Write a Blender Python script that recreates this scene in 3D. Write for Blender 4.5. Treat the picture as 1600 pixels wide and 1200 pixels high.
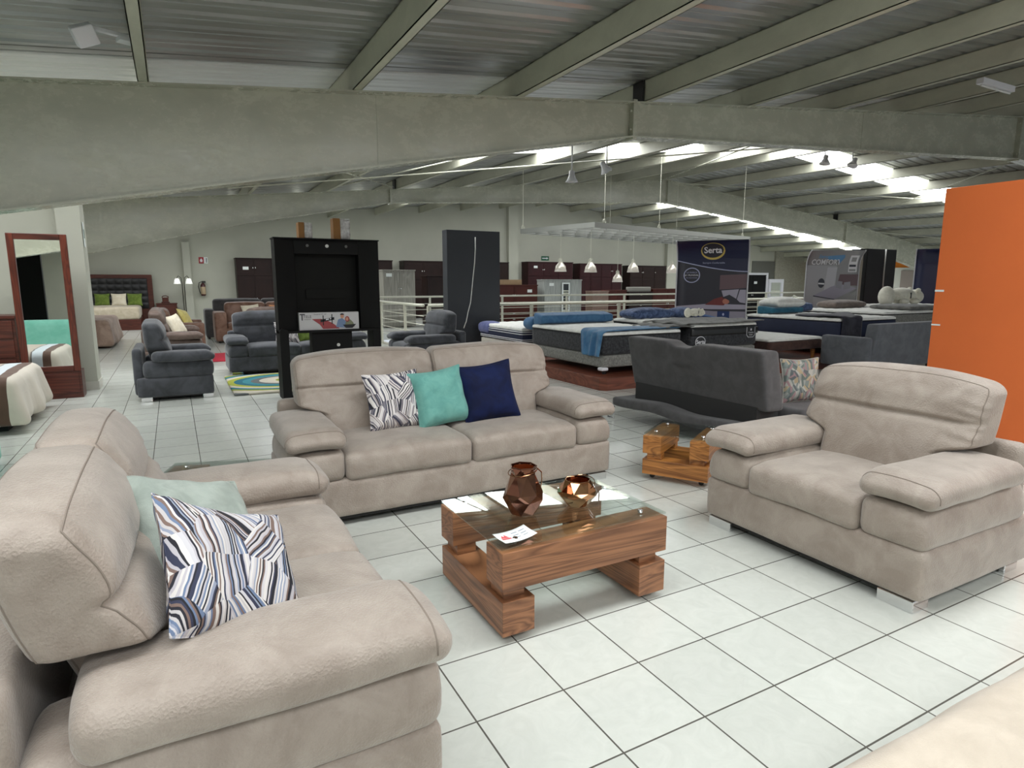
import bpy, math, random
import numpy as np
from mathutils import Vector, Matrix, noise as mnoise

random.seed(7)
C = bpy.context.scene.collection
for o in list(bpy.data.objects):
    bpy.data.objects.remove(o, do_unlink=True)

# ------------------------------------------------------------------ camera
PITCH, YAW, FPX = 9.3215, 28.411, 968.44
cd = bpy.data.cameras.new('camera')
cd.sensor_fit = 'HORIZONTAL'
cd.sensor_width = 36.0
cd.lens = FPX * 36.0 / 1600.0
cd.clip_start = 0.02
cd.clip_end = 200
cam = bpy.data.objects.new('camera', cd)
cam.location = (-0.8172, -1.7691, 1.5148)
cam.rotation_euler = (math.radians(90 - PITCH), 0, math.radians(-YAW))
C.objects.link(cam)
bpy.context.scene.camera = cam

# ------------------------------------------------------------------ world and exposure
w = bpy.data.worlds.new('sky')
bpy.context.scene.world = w
w.use_nodes = True
w.node_tree.nodes['Background'].inputs[0].default_value = (0.86, 0.92, 1.0, 1)
w.node_tree.nodes['Background'].inputs[1].default_value = 0.8
vs = bpy.context.scene.view_settings
vs.view_transform = 'Standard'
vs.look = 'None'
vs.gamma = 1
vs.use_curve_mapping = False
vs.exposure = 0.0
SKY_L = 9.4          # radiance of the translucent roof sheets under the daylight

# ------------------------------------------------------------------ node helpers
def mat(name):
    m = bpy.data.materials.new(name)
    m.use_nodes = True
    nt = m.node_tree
    b = nt.nodes['Principled BSDF']
    return m, nt, b
def N(nt, typ, **kw):
    n = nt.nodes.new(typ)
    for k, v in kw.items():
        if k in n.inputs.keys() if isinstance(k, str) else False:
            n.inputs[k].default_value = v
        else:
            setattr(n, k, v)
    return n
def L(nt, a, b): nt.links.new(a, b)
def srgb(r, g, b):
    f = lambda c: ((c/255.0)/12.92 if c/255.0 <= .04045 else (((c/255.0)+.055)/1.055)**2.4)
    return (f(r), f(g), f(b), 1.0)
def ramp(nt, fac, stops, mode='LINEAR'):
    r = nt.nodes.new('ShaderNodeValToRGB')
    r.color_ramp.interpolation = mode
    e = r.color_ramp.elements
    while len(e) < len(stops): e.new(0.5)
    for i, (p, c) in enumerate(stops):
        e[i].position = p; e[i].color = c
    L(nt, fac, r.inputs[0])
    return r.outputs[0]
def coords(nt, scale=(1,1,1), kind='Object', rot=(0,0,0), loc=(0,0,0)):
    tc = nt.nodes.new('ShaderNodeTexCoord')
    mp = nt.nodes.new('ShaderNodeMapping')
    mp.inputs['Scale'].default_value = scale
    mp.inputs['Rotation'].default_value = rot
    mp.inputs['Location'].default_value = loc
    L(nt, tc.outputs[kind], mp.inputs[0])
    return mp.outputs[0]
def noise_tex(nt, vec, scale=5, detail=4, rough=.55, dist=0):
    n = nt.nodes.new('ShaderNodeTexNoise')
    n.inputs['Scale'].default_value = scale
    n.inputs['Detail'].default_value = detail
    n.inputs['Roughness'].default_value = rough
    n.inputs['Distortion'].default_value = dist
    L(nt, vec, n.inputs['Vector'])
    return n
def bump(nt, b, h, strength=.3, dist=.01):
    bn = nt.nodes.new('ShaderNodeBump')
    bn.inputs['Strength'].default_value = strength
    bn.inputs['Distance'].default_value = dist
    L(nt, h, bn.inputs['Height'])
    L(nt, bn.outputs[0], b.inputs['Normal'])
    return bn
def plain(name, col, rough=.5, metal=0, spec=.5, bumpy=0, bscale=200, var=0.0, vscale=8):
    m, nt, b = mat(name)
    b.inputs['Base Color'].default_value = col
    b.inputs['Roughness'].default_value = rough
    b.inputs['Metallic'].default_value = metal
    b.inputs['Specular IOR Level'].default_value = spec
    v = coords(nt)
    n = noise_tex(nt, v, vscale, 3)
    if var:
        c0 = tuple(max(0, c*(1-var)) for c in col[:3]) + (1,)
        c1 = tuple(min(1, c*(1+var)) for c in col[:3]) + (1,)
        L(nt, ramp(nt, n.outputs[0], [(.3, c0), (.7, c1)]), b.inputs['Base Color'])
    if bumpy:
        n2 = noise_tex(nt, v, bscale, 2)
        bump(nt, b, n2.outputs[0], bumpy, .003)
    return m
def fabric(name, c0, c1, mottle=6, weave=450, rough=.92, sheen=.25, bstr=.25, wr=.0):
    m, nt, b = mat(name)
    v = coords(nt)
    n = noise_tex(nt, v, mottle, 5, .6, .6)
    n2 = noise_tex(nt, v, weave, 2)
    L(nt, ramp(nt, n.outputs[0], [(.36, c0), (.64, c1)]), b.inputs['Base Color'])
    b.inputs['Roughness'].default_value = rough
    b.inputs['Sheen Weight'].default_value = sheen
    b.inputs['Sheen Roughness'].default_value = .45
    b.inputs['Specular IOR Level'].default_value = .25
    if wr:
        n3 = noise_tex(nt, v, 9, 3, .5, 1.5)
        mx = nt.nodes.new('ShaderNodeMath'); mx.operation = 'MULTIPLY_ADD'
        L(nt, n3.outputs[0], mx.inputs[0]); mx.inputs[1].default_value = wr
        L(nt, n2.outputs[0], mx.inputs[2])
        bump(nt, b, mx.outputs[0], bstr, .004)
    else:
        bump(nt, b, n2.outputs[0], bstr, .003)
    return m
def wood(name, dark, light, along=0, scale=1.0, rough=.38, fine=1.0):
    """grain runs along local axis `along`"""
    m, nt, b = mat(name)
    s = [26*scale]*3 if along == 2 else [5*scale, 5*scale, 26*scale]
    s[along] = 1.3*scale
    v = coords(nt, tuple(s))
    n = noise_tex(nt, v, 1.0, 6, .62, .8)
    s2 = [7*scale]*3 if along == 2 else [2*scale, 2*scale, 8*scale]
    s2[along] = .55*scale
    v2 = coords(nt, tuple(s2), loc=(3.1, 1.7, .4))
    n2 = noise_tex(nt, v2, 1.0, 2, .5, 1.4)
    w_ = nt.nodes.new('ShaderNodeMath'); w_.operation = 'MULTIPLY'
    L(nt, n2.outputs[0], w_.inputs[0]); w_.inputs[1].default_value = 9.0
    fr = nt.nodes.new('ShaderNodeMath'); fr.operation = 'PINGPONG'
    L(nt, w_.outputs[0], fr.inputs[0]); fr.inputs[1].default_value = .5
    mx = nt.nodes.new('ShaderNodeMath'); mx.operation = 'MULTIPLY_ADD'
    L(nt, fr.outputs[0], mx.inputs[0]); mx.inputs[1].default_value = .75
    ad = nt.nodes.new('ShaderNodeMath'); ad.operation = 'MULTIPLY'
    L(nt, n.outputs[0], ad.inputs[0]); ad.inputs[1].default_value = .65*fine
    L(nt, ad.outputs[0], mx.inputs[2])
    L(nt, ramp(nt, mx.outputs[0], [(.22, dark), (.45, tuple((a+c)/2 for a, c in zip(dark, light))), (.72, light)]), b.inputs['Base Color'])
    b.inputs['Roughness'].default_value = rough
    bump(nt, b, n.outputs[0], .08, .002)
    return m
def pebble(m, scale, amt):
    """adds a pebbled grain to a fabric's bump"""
    nt = m.node_tree; bn = [n for n in nt.nodes if n.type == 'BUMP'][0]
    old = bn.inputs['Height'].links[0].from_socket
    vo = nt.nodes.new('ShaderNodeTexVoronoi'); vo.inputs['Scale'].default_value = scale
    tc = nt.nodes.new('ShaderNodeTexCoord'); L(nt, tc.outputs['Object'], vo.inputs['Vector'])
    ma = nt.nodes.new('ShaderNodeMath'); ma.operation = 'MULTIPLY_ADD'
    L(nt, vo.outputs['Distance'], ma.inputs[0]); ma.inputs[1].default_value = amt; L(nt, old, ma.inputs[2])
    L(nt, ma.outputs[0], bn.inputs['Height'])

# ------------------------------------------------------------------ mesh helpers
class MB:
    def __init__(s): s.v = []; s.f = []
    def add(s, vs_, fs_, M=None):
        k = len(s.v)
        for p in vs_:
            p = Vector(p)
            s.v.append(tuple(M @ p) if M is not None else tuple(p))
        s.f += [tuple(i+k for i in f) for f in fs_]
        return s
    def box(s, x0, x1, y0, y1, z0, z1, M=None):
        v = [(x0,y0,z0),(x1,y0,z0),(x1,y1,z0),(x0,y1,z0),(x0,y0,z1),(x1,y0,z1),(x1,y1,z1),(x0,y1,z1)]
        f = [(0,3,2,1),(4,5,6,7),(0,1,5,4),(1,2,6,5),(2,3,7,6),(3,0,4,7)]
        return s.add(v, f, M)
    def prism(s, poly, a0, a1, axis=1, M=None):
        """poly: 2D points; extruded along axis from a0 to a1"""
        def P(p, a):
            if axis == 1: return (p[0], a, p[1])
            if axis == 0: return (a, p[0], p[1])
            return (p[0], p[1], a)
        n = len(poly)
        v = [P(p, a0) for p in poly] + [P(p, a1) for p in poly]
        f = [tuple(range(n)), tuple(range(2*n-1, n-1, -1))]
        f += [(i, i+n, (i+1) % n+n, (i+1) % n) for i in range(n)]
        return s.add(v, f, M)
    def cyl(s, p0, p1, r0, r1=None, n=16, cap=True):
        if r1 is None: r1 = r0
        p0 = Vector(p0); p1 = Vector(p1); d = (p1-p0).normalized()
        a = d.orthogonal().normalized(); b_ = d.cross(a)
        v = []
        for p, r in ((p0, r0), (p1, r1)):
            for i in range(n):
                t = 2*math.pi*i/n
                v.append(p+a*(r*math.cos(t))+b_*(r*math.sin(t)))
        f = [(i, (i+1) % n, (i+1) % n+n, i+n) for i in range(n)]
        if cap: f += [tuple(range(n-1, -1, -1)), tuple(range(n, 2*n))]
        return s.add(v, f)
    def tube(s, pts, r, n=8, closed=False):
        pts = [Vector(p) for p in pts]
        if len(pts) < 2: return s
        m = len(pts); v = []; f = []
        a = None
        for i, p in enumerate(pts):
            if closed: d = (pts[(i+1) % m]-pts[i-1])
            else: d = pts[min(i+1, m-1)]-pts[max(i-1, 0)]
            d = d.normalized() if d.length > 1e-9 else Vector((0,0,1))
            if a is None: a = d.orthogonal().normalized()
            a = (a - d*a.dot(d)); a = a.normalized() if a.length > 1e-6 else d.orthogonal().normalized()
            b_ = d.cross(a)
            rr = r[i] if isinstance(r, (list, tuple)) else r
            for j in range(n):
                t = 2*math.pi*j/n
                v.append(p+a*(rr*math.cos(t))+b_*(rr*math.sin(t)))
        for i in range(m if closed else m-1):
            for j in range(n):
                i2 = (i+1) % m
                f.append((i*n+j, i*n+(j+1) % n, i2*n+(j+1) % n, i2*n+j))
        if not closed:
            f += [tuple(range(n-1, -1, -1)), tuple(range((m-1)*n, m*n))]
        return s.add(v, f)
    def lathe(s, prof, n=32, M=None, twist=0.0, cap=True):
        v = []; f = []
        for k, (r, z) in enumerate(prof):
            for j in range(n):
                t = 2*math.pi*(j+twist*k)/n
                v.append((r*math.cos(t), r*math.sin(t), z))
        for k in range(len(prof)-1):
            for j in range(n):
                a, b_, c, d = k*n+j, k*n+(j+1) % n, (k+1)*n+(j+1) % n, (k+1)*n+j
                if twist:
                    f += [(a, b_, d), (b_, c, d)]
                else:
                    f.append((a, b_, c, d))
        if cap: f.append(tuple(range(n-1, -1, -1)))
        return s.add(v, f, M)
    def grid(s, fn, nu, nv, M=None):
        v = [fn(i/nu, j/nv) for j in range(nv+1) for i in range(nu+1)]
        f = [(j*(nu+1)+i, j*(nu+1)+i+1, (j+1)*(nu+1)+i+1, (j+1)*(nu+1)+i) for j in range(nv) for i in range(nu)]
        return s.add(v, f, M)
    def ball(s, c, r, n=16, m=10, M=None):
        c = Vector(c); r = r if isinstance(r, (tuple, list)) else (r, r, r)
        def fn(u, v_):
            t = 2*math.pi*u; p = math.pi*(v_-.5)
            return (c.x+r[0]*math.cos(p)*math.cos(t), c.y+r[1]*math.cos(p)*math.sin(t), c.z+r[2]*math.sin(p))
        return s.grid(fn, n, m, M)

def link(name, me, m, parent=None, smooth=False, bevel=0, solid=0, subs=0, seg=2):
    o = bpy.data.objects.new(name, me)
    C.objects.link(o)
    if m is not None:
        for q in (m if isinstance(m, (list, tuple)) else [m]): me.materials.append(q)
    if parent is not None: o.parent = parent
    if smooth:
        me.polygons.foreach_set('use_smooth', [True]*len(me.polygons))
    if solid:
        md = o.modifiers.new('t', 'SOLIDIFY'); md.thickness = solid; md.offset = 0
    if bevel:
        md = o.modifiers.new('b', 'BEVEL'); md.width = bevel; md.segments = seg
        md.limit_method = 'ANGLE'; md.angle_limit = math.radians(40)
    if subs:
        md = o.modifiers.new('s', 'SUBSURF'); md.levels = subs; md.render_levels = subs
    return o
def obj(name, mb, m, parent=None, **kw):
    me = bpy.data.meshes.new(name)
    me.from_pydata([tuple(p) for p in mb.v], [], mb.f)
    me.update()
    return link(name, me, m, parent, **kw)
def tag(o, label=None, cat=None, group=None, kind=None):
    if label: o['label'] = label
    if cat: o['category'] = cat
    if group: o['group'] = group
    if kind: o['kind'] = kind
    return o
def thing(name, label, cat, loc=(0,0,0), rz=0, group=None):
    o = bpy.data.objects.new(name, None)
    o.empty_display_size = .1
    C.objects.link(o)
    o.location = loc; o.rotation_euler = (0, 0, rz)
    return tag(o, label, cat, group)
def struct(name, mb, m, parent=None, **kw):
    o = obj(name, mb, m, parent, **kw)
    if parent is None: o['kind'] = 'structure'
    return o
KIDS = {}
def dup(root, loc, rz=None, label=None, group=None):
    def cp(o, par):
        c = o.copy(); C.objects.link(c)
        if par is not None: c.parent = par
        for ch in [x for x in o.children]: cp(ch, c)
        return c
    r = cp(root, None)
    r.location = loc
    if rz is not None: r.rotation_euler = (0, 0, rz)
    if label: r['label'] = label
    if group: r['group'] = group
    return r

def soft(size, r=.05, puff=(0,0,0), n=(24,14,10), center=(0,0,0), deform=None, wob=.003, wscale=5.0, seed=0):
    """rounded, padded block (numpy); returns an MB"""
    h = np.array(size, float)/2
    def par(k):
        t = np.linspace(-1, 1, k+1)
        return .45*t+.55*np.sin(t*math.pi/2)
    P = [par(k) for k in n]
    idx = {}; V = []; F = []
    def vid(i, j, k):
        key = (i, j, k)
        if key not in idx:
            idx[key] = len(V); V.append((P[0][i]*h[0], P[1][j]*h[1], P[2][k]*h[2]))
        return idx[key]
    nx, ny, nz = n
    for i in range(nx):
        for j in range(ny):
            F.append((vid(i,j,0), vid(i,j+1,0), vid(i+1,j+1,0), vid(i+1,j,0)))
            F.append((vid(i,j,nz), vid(i+1,j,nz), vid(i+1,j+1,nz), vid(i,j+1,nz)))
    for i in range(nx):
        for k in range(nz):
            F.append((vid(i,0,k), vid(i+1,0,k), vid(i+1,0,k+1), vid(i,0,k+1)))
            F.append((vid(i,ny,k), vid(i,ny,k+1), vid(i+1,ny,k+1), vid(i+1,ny,k)))
    for j in range(ny):
        for k in range(nz):
            F.append((vid(0,j,k), vid(0,j,k+1), vid(0,j+1,k+1), vid(0,j+1,k)))
            F.append((vid(nx,j,k), vid(nx,j+1,k), vid(nx,j+1,k+1), vid(nx,j,k+1)))
    V = np.array(V)
    u0 = V/h
    r = min(r, h.min()*.98)
    inner = np.clip(V, -(h-r), h-r)
    d = V-inner
    ln = np.linalg.norm(d, axis=1)
    ok = ln > 1e-9
    V[ok] = inner[ok]+d[ok]/ln[ok][:, None]*r
    u = np.clip(V/h, -1, 1)
    for a in range(3):
        b_, c = [q for q in range(3) if q != a]
        if puff[a]:
            V[:, a] += puff[a]*np.sign(u[:, a])*np.abs(u[:, a])**3*(1-u[:, b_]**2)*(1-u[:, c]**2)
    V += np.array(center)
    if deform is not None: V = deform(V, u)
    if wob:
        for q in range(len(V)):
            p = Vector(V[q])*wscale+Vector((seed*3.7, seed*1.3, 0))
            nv = mnoise.noise_vector(p)
            V[q] += np.array(nv)*wob
    m = MB(); m.v = [tuple(p) for p in V]; m.f = F; m.u = u0; m.par = P
    return m
def seamline(mb, j, zmin=None, side=True):
    """points that follow one grid line round the top (and down both ends) of a padded block"""
    u = mb.u; t = mb.par[1][j]
    on = np.abs(u[:, 1]-t) < 1e-6
    top = [k for k in np.where(on & (u[:, 2] > .999))[0]]
    top.sort(key=lambda k: u[k, 0])
    pts = [mb.v[k] for k in top]
    if side:
        for s in (-1, 1):
            c = [k for k in np.where(on & (np.abs(u[:, 0]-s) < 1e-6) & (u[:, 2] < .999))[0]]
            if zmin is not None: c = [k for k in c if mb.v[k][2] > zmin]
            c.sort(key=lambda k: u[k, 2])
            pp = [mb.v[k] for k in c]
            pts = pp+pts if s < 0 else pts+pp[::-1]
    return pts
def sstep(x, a, b):
    t = np.clip((x-a)/(b-a), 0, 1)
    return t*t*(3-2*t)
def text_mb(txt, size, M, align='CENTER', extrude=0.0, bold=0.0, sx=1.0):
    cu = bpy.data.curves.new('txt', 'FONT')
    cu.body = txt; cu.size = size; cu.align_x = align; cu.align_y = 'CENTER'
    cu.resolution_u = 3; cu.offset = bold
    cu.extrude = extrude
    o = bpy.data.objects.new('txt', cu); C.objects.link(o)
    bpy.context.view_layer.update()
    dg = bpy.context.evaluated_depsgraph_get()
    me = bpy.data.meshes.new_from_object(o.evaluated_get(dg))
    m = MB()
    m.v = [tuple(M @ Vector((v.co.x*sx, v.co.y, v.co.z))) for v in me.vertices]
    m.f = [tuple(p.vertices) for p in me.polygons]
    bpy.data.objects.remove(o, do_unlink=True); bpy.data.curves.remove(cu); bpy.data.meshes.remove(me)
    return m
def T(x, y, z): return Matrix.Translation((x, y, z))
def RX(a): return Matrix.Rotation(math.radians(a), 4, 'X')
def RY(a): return Matrix.Rotation(math.radians(a), 4, 'Y')
def RZ(a): return Matrix.Rotation(math.radians(a), 4, 'Z')
UP = RX(90)      # puts XY artwork upright in the XZ plane facing -Y
# ------------------------------------------------------------------ materials
def m_floor():
    m, nt, b = mat('floor_tiles')
    v = coords(nt, kind='Object')
    br = nt.nodes.new('ShaderNodeTexBrick')
    br.offset = 0; br.squash = 1
    br.inputs['Scale'].default_value = 1
    br.inputs['Brick Width'].default_value = .36
    br.inputs['Row Height'].default_value = .36
    br.inputs['Mortar Size'].default_value = .0034
    br.inputs['Mortar Smooth'].default_value = .05
    br.inputs['Color1'].default_value = srgb(208, 211, 204)
    br.inputs['Color2'].default_value = srgb(200, 203, 196)
    br.inputs['Mortar'].default_value = srgb(92, 90, 84)
    L(nt, v, br.inputs['Vector'])
    n = noise_tex(nt, v, 9, 6, .62, 1.6)
    n1 = noise_tex(nt, v, 70, 3, .6)
    mx = nt.nodes.new('ShaderNodeMixRGB'); mx.blend_type = 'MULTIPLY'; mx.inputs[0].default_value = 1
    L(nt, br.outputs['Color'], mx.inputs[1])
    L(nt, ramp(nt, n.outputs[0], [(.3, (.9, .905, .9, 1)), (.7, (1, 1, 1, 1))]), mx.inputs[2])
    L(nt, mx.outputs[0], b.inputs['Base Color'])
    r = nt.nodes.new('ShaderNodeMapRange')
    L(nt, n1.outputs[0], r.inputs[0]); r.inputs[3].default_value = .13; r.inputs[4].default_value = .22
    L(nt, r.outputs[0], b.inputs['Roughness'])
    # grouts lower than the tiles, every tile a little wavy
    n2 = noise_tex(nt, coords(nt, (1, 5, 1)), 3.0, 2)
    ad = nt.nodes.new('ShaderNodeMath'); ad.operation = 'MULTIPLY_ADD'
    L(nt, br.outputs['Fac'], ad.inputs[0]); ad.inputs[1].default_value = -.6
    L(nt, n2.outputs[0], ad.inputs[2])
    bump(nt, b, ad.outputs[0], .22, .004)
    b.inputs['Specular IOR Level'].default_value = .5
    return m
M_FLOOR = m_floor()
M_SKIRT = plain('tile_skirting', srgb(196, 194, 184), .35, var=.06)
M_WALL = plain('painted_wall', srgb(182, 183, 170), .75, bumpy=.15, bscale=90, var=.035, vscale=1.2)
M_WALLW = plain('pale_wall', srgb(205, 207, 198), .7, bumpy=.1, bscale=90, var=.03, vscale=1.5)
M_BRICK = plain('rough_wall', srgb(160, 158, 144), .85, bumpy=.5, bscale=30, var=.12, vscale=10)
def m_steel(name, col, lo=.22, hi=.5):
    m, nt, b = mat(name)
    v = coords(nt, (1, 1, 1.6))
    n = noise_tex(nt, v, 1.6, 7, .66, .5)
    n2 = noise_tex(nt, v, 11, 6, .7, .4)
    c0 = tuple(c*.88 for c in col[:3])+(1,); c1 = tuple(min(1, c*1.06) for c in col[:3])+(1,)
    L(nt, ramp(nt, n.outputs[0], [(.35, c0), (.65, c1)]), b.inputs['Base Color'])
    ad = nt.nodes.new('ShaderNodeMath'); ad.operation = 'MULTIPLY'
    L(nt, n.outputs[0], ad.inputs[0]); L(nt, n2.outputs[0], ad.inputs[1])
    r = nt.nodes.new('ShaderNodeMapRange'); r.inputs[1].default_value = .12; r.inputs[2].default_value = .38
    L(nt, ad.outputs[0], r.inputs[0]); r.inputs[3].default_value = lo; r.inputs[4].default_value = hi
    L(nt, r.outputs[0], b.inputs['Roughness'])
    bump(nt, b, n2.outputs[0], .05, .004)
    return m
M_STEEL = m_steel('painted_steel', srgb(186, 187, 170), .15, .36)
M_PURL = m_steel('painted_purlin', srgb(192, 192, 174), .4, .6)
def m_deck():
    m, nt, b = mat('galvanised_deck')
    v = coords(nt)
    n = noise_tex(nt, coords(nt, (.4, 3, 1)), 2, 5, .6)
    L(nt, ramp(nt, n.outputs[0], [(.3, srgb(150, 152, 150)), (.7, srgb(180, 182, 180))]), b.inputs['Base Color'])
    b.inputs['Metallic'].default_value = .65
    b.inputs['Roughness'].default_value = .3
    return m
M_DECK = m_deck()
def m_sky():
    m, nt, b = mat('translucent_sheet')
    for n_ in list(nt.nodes):
        if n_.type != 'OUTPUT_MATERIAL': nt.nodes.remove(n_)
    out = [n_ for n_ in nt.nodes][0]
    v = coords(nt)
    wv = nt.nodes.new('ShaderNodeTexWave'); wv.wave_type = 'BANDS'; wv.bands_direction = 'Y'
    wv.inputs['Scale'].default_value = 1.6; wv.inputs['Distortion'].default_value = .0
    L(nt, v, wv.inputs['Vector'])
    c = ramp(nt, wv.outputs['Color'], [(.0, (.72, .8, .84, 1)), (.35, (1, 1, 1, 1))])
    em = nt.nodes.new('ShaderNodeEmission'); em.inputs[1].default_value = SKY_L
    L(nt, c, em.inputs[0]); L(nt, em.outputs[0], out.inputs[0])
    return m
M_SKY = m_sky()
SUEDE0, SUEDE1 = srgb(145, 133, 122), srgb(163, 152, 141)
M_SUEDE = fabric('taupe_suede', SUEDE0, SUEDE1, 6.5, 260, .56, .3, .4, .4)
M_SUEDE.node_tree.nodes['Principled BSDF'].inputs['Specular IOR Level'].default_value = .45
pebble(M_SUEDE, 120, 1.1)
M_SEAM = plain('suede_seam', srgb(128, 117, 107), .8)
M_CHROME = plain('chrome', (.75, .75, .76, 1), .12, 1)
M_BLACKP = plain('black_plastic', (.012, .012, .012, 1), .4)
M_DARKG = plain('dark_underside', (.02, .02, .02, 1), .8)
M_WALNX = wood('walnut_along_x', srgb(88, 54, 34), srgb(158, 108, 74), 0)
M_WALNY = wood('walnut_along_y', srgb(88, 54, 34), srgb(158, 108, 74), 1)
M_OAKX = wood('golden_wood_x', srgb(108, 62, 26), srgb(190, 128, 66), 0)
M_OAKY = wood('golden_wood_y', srgb(108, 62, 26), srgb(190, 128, 66), 1)
M_MAHOX = wood('mahogany_x', srgb(52, 20, 14), srgb(92, 42, 30), 0, .8, .35)
M_MAHOZ = wood('mahogany_z', srgb(58, 22, 14), srgb(104, 46, 30), 2, .8, .35)
M_PLATF = wood('platform_laminate', srgb(82, 42, 30), srgb(128, 72, 52), 0, .6, .4)
def m_glass():
    m, nt, b = mat('clear_glass')
    for n_ in list(nt.nodes):
        if n_.type != 'OUTPUT_MATERIAL': nt.nodes.remove(n_)
    out = nt.nodes[0]
    tr = nt.nodes.new('ShaderNodeBsdfTransparent'); tr.inputs[0].default_value = (.9, .95, .93, 1)
    gl = nt.nodes.new('ShaderNodeBsdfGlossy'); gl.inputs['Roughness'].default_value = .004
    lw = nt.nodes.new('ShaderNodeLayerWeight'); lw.inputs[0].default_value = .5
    pw = nt.nodes.new('ShaderNodeMath'); pw.operation = 'POWER'; pw.inputs[1].default_value = 4.2
    L(nt, lw.outputs['Facing'], pw.inputs[0])
    fr = nt.nodes.new('ShaderNodeMath'); fr.operation = 'MULTIPLY_ADD'; fr.inputs[1].default_value = .9; fr.inputs[2].default_value = .045
    L(nt, pw.outputs[0], fr.inputs[0])
    mx = nt.nodes.new('ShaderNodeMixShader')
    L(nt, fr.outputs[0], mx.inputs[0]); L(nt, tr.outputs[0], mx.inputs[1]); L(nt, gl.outputs[0], mx.inputs[2])
    L(nt, mx.outputs[0], out.inputs[0])
    return m
M_GLASS = m_glass()
M_MIRROR = plain('mirror_glass', (.85, .88, .86, 1), .01, 1)
M_COPPER = plain('copper_glass', srgb(150, 108, 92), .05, .95)
M_GOLD = plain('rose_gold', srgb(196, 146, 108), .05, 1)
M_VASEIN = plain('vase_inside', srgb(120, 52, 20), .25, .6)
M_NAVY = fabric('navy_velvet', srgb(8, 17, 50), srgb(13, 26, 68), 8, 500, .8, .03)
M_TEAL = fabric('teal_weave', srgb(98, 156, 148), srgb(114, 172, 162), 12, 350, .9, .15, .5)
M_SAGE = fabric('sage_weave', srgb(140, 150, 142), srgb(158, 167, 159), 12, 350, .9, .15, .5)
def m_print(name, cols, scale=3.2, stripes=46, warm=True):
    """brush-stroke stripes that change direction from cell to cell"""
    m, nt, b = mat(name)
    v = coords(nt)
    wn = noise_tex(nt, v, 7, 2)
    vo = nt.nodes.new('ShaderNodeTexVoronoi'); vo.voronoi_dimensions = '2D'
    vo.inputs['Scale'].default_value = scale*2.0; vo.inputs['Randomness'].default_value = .9
    L(nt, v, vo.inputs['Vector'])
    sep = nt.nodes.new('ShaderNodeSeparateColor'); L(nt, vo.outputs['Color'], sep.inputs[0])
    an = nt.nodes.new('ShaderNodeMapRange'); L(nt, sep.outputs[0], an.inputs[0])
    an.inputs[3].default_value = -1.0; an.inputs[4].default_value = 1.1
    rot = nt.nodes.new('ShaderNodeVectorRotate'); rot.rotation_type = 'Z_AXIS'
    L(nt, v, rot.inputs['Vector']); L(nt, an.outputs[0], rot.inputs['Angle'])
    sx = nt.nodes.new('ShaderNodeSeparateXYZ'); L(nt, rot.outputs[0], sx.inputs[0])
    a1 = nt.nodes.new('ShaderNodeMath'); a1.operation = 'MULTIPLY_ADD'
    L(nt, wn.outputs[0], a1.inputs[0]); a1.inputs[1].default_value = .03; L(nt, sx.outputs[0], a1.inputs[2])
    a2 = nt.nodes.new('ShaderNodeMath'); a2.operation = 'MULTIPLY'
    L(nt, a1.outputs[0], a2.inputs[0]); a2.inputs[1].default_value = stripes*4.2
    fl = nt.nodes.new('ShaderNodeMath'); fl.operation = 'FLOOR'; L(nt, a2.outputs[0], fl.inputs[0])
    ad = nt.nodes.new('ShaderNodeMath'); ad.operation = 'MULTIPLY_ADD'
    L(nt, sep.outputs[1], ad.inputs[0]); ad.inputs[1].default_value = 57.0; L(nt, fl.outputs[0], ad.inputs[2])
    wh = nt.nodes.new('ShaderNodeTexWhiteNoise'); wh.noise_dimensions = '1D'
    L(nt, ad.outputs[0], wh.inputs['W'])
    k = len(cols)
    L(nt, ramp(nt, wh.outputs['Value'], [(i/k, c) for i, c in enumerate(cols)], 'CONSTANT'), b.inputs['Base Color'])
    b.inputs['Roughness'].default_value = .85
    n2 = noise_tex(nt, v, 400, 2)
    bump(nt, b, n2.outputs[0], .2, .002)
    return m
M_PRINT = m_print('brush_print', [srgb(214, 210, 208), srgb(40, 40, 48), srgb(196, 190, 190), srgb(120, 118, 128), srgb(226, 222, 218), srgb(60, 62, 80), srgb(205, 200, 200), srgb(150, 140, 140)], 5.0, 40)
M_PRINT2 = m_print('brush_print_blue', [srgb(196, 192, 192), srgb(30, 30, 40), srgb(176, 172, 178), srgb(100, 116, 144), srgb(204, 200, 196), srgb(46, 50, 72), srgb(184, 180, 180), srgb(116, 96, 88), srgb(190, 188, 192), srgb(138, 146, 164), srgb(26, 26, 34), srgb(206, 202, 198)], 4.2, 50)
# ------------------------------------------------------------------ building shell
RIDGE = 14.7
def rz0(X, Y):
    """top of the rafters / underside of the purlins"""
    t = min(max((Y-5.1)/10.4, 0), 1)
    return 4.85+.2*t-.1*abs(X-RIDGE)-(.045*(X-24.8) if X > 24.8 else 0)
PUR_H = .27
Y0, YF, XL, XR = -12.0, 24.2, -6.2, 34.6

# floor around the stair void
VX0, VX1, VY0, VY1 = 3.80, 33.0, 10.35, 16.95
m_ = MB()
for (x0, x1, y0, y1) in ((XL, XR, Y0, VY0), (XL, VX0, VY0, VY1), (VX1, XR, VY0, VY1), (XL, XR, VY1, YF)):
    m_.box(x0, x1, y0, y1, -.25, 0)
struct('floor', m_, M_FLOOR)
m_ = MB().box(VX0, VX1, VY0, VY1, -3.3, -3.2)
struct('floor_lower', m_, plain('lower_floor', srgb(150, 150, 142), .5, var=.1))
m_ = MB()
m_.box(VX0-.09, VX0, VY0, VY1, .0, .04); m_.box(VX0-.09, VX1, VY0-.09, VY0, 0, .04); m_.box(VX0-.09, VX1, VY1, VY1+.12, 0, .05)
struct('trim_1', m_, M_SKIRT)

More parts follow.
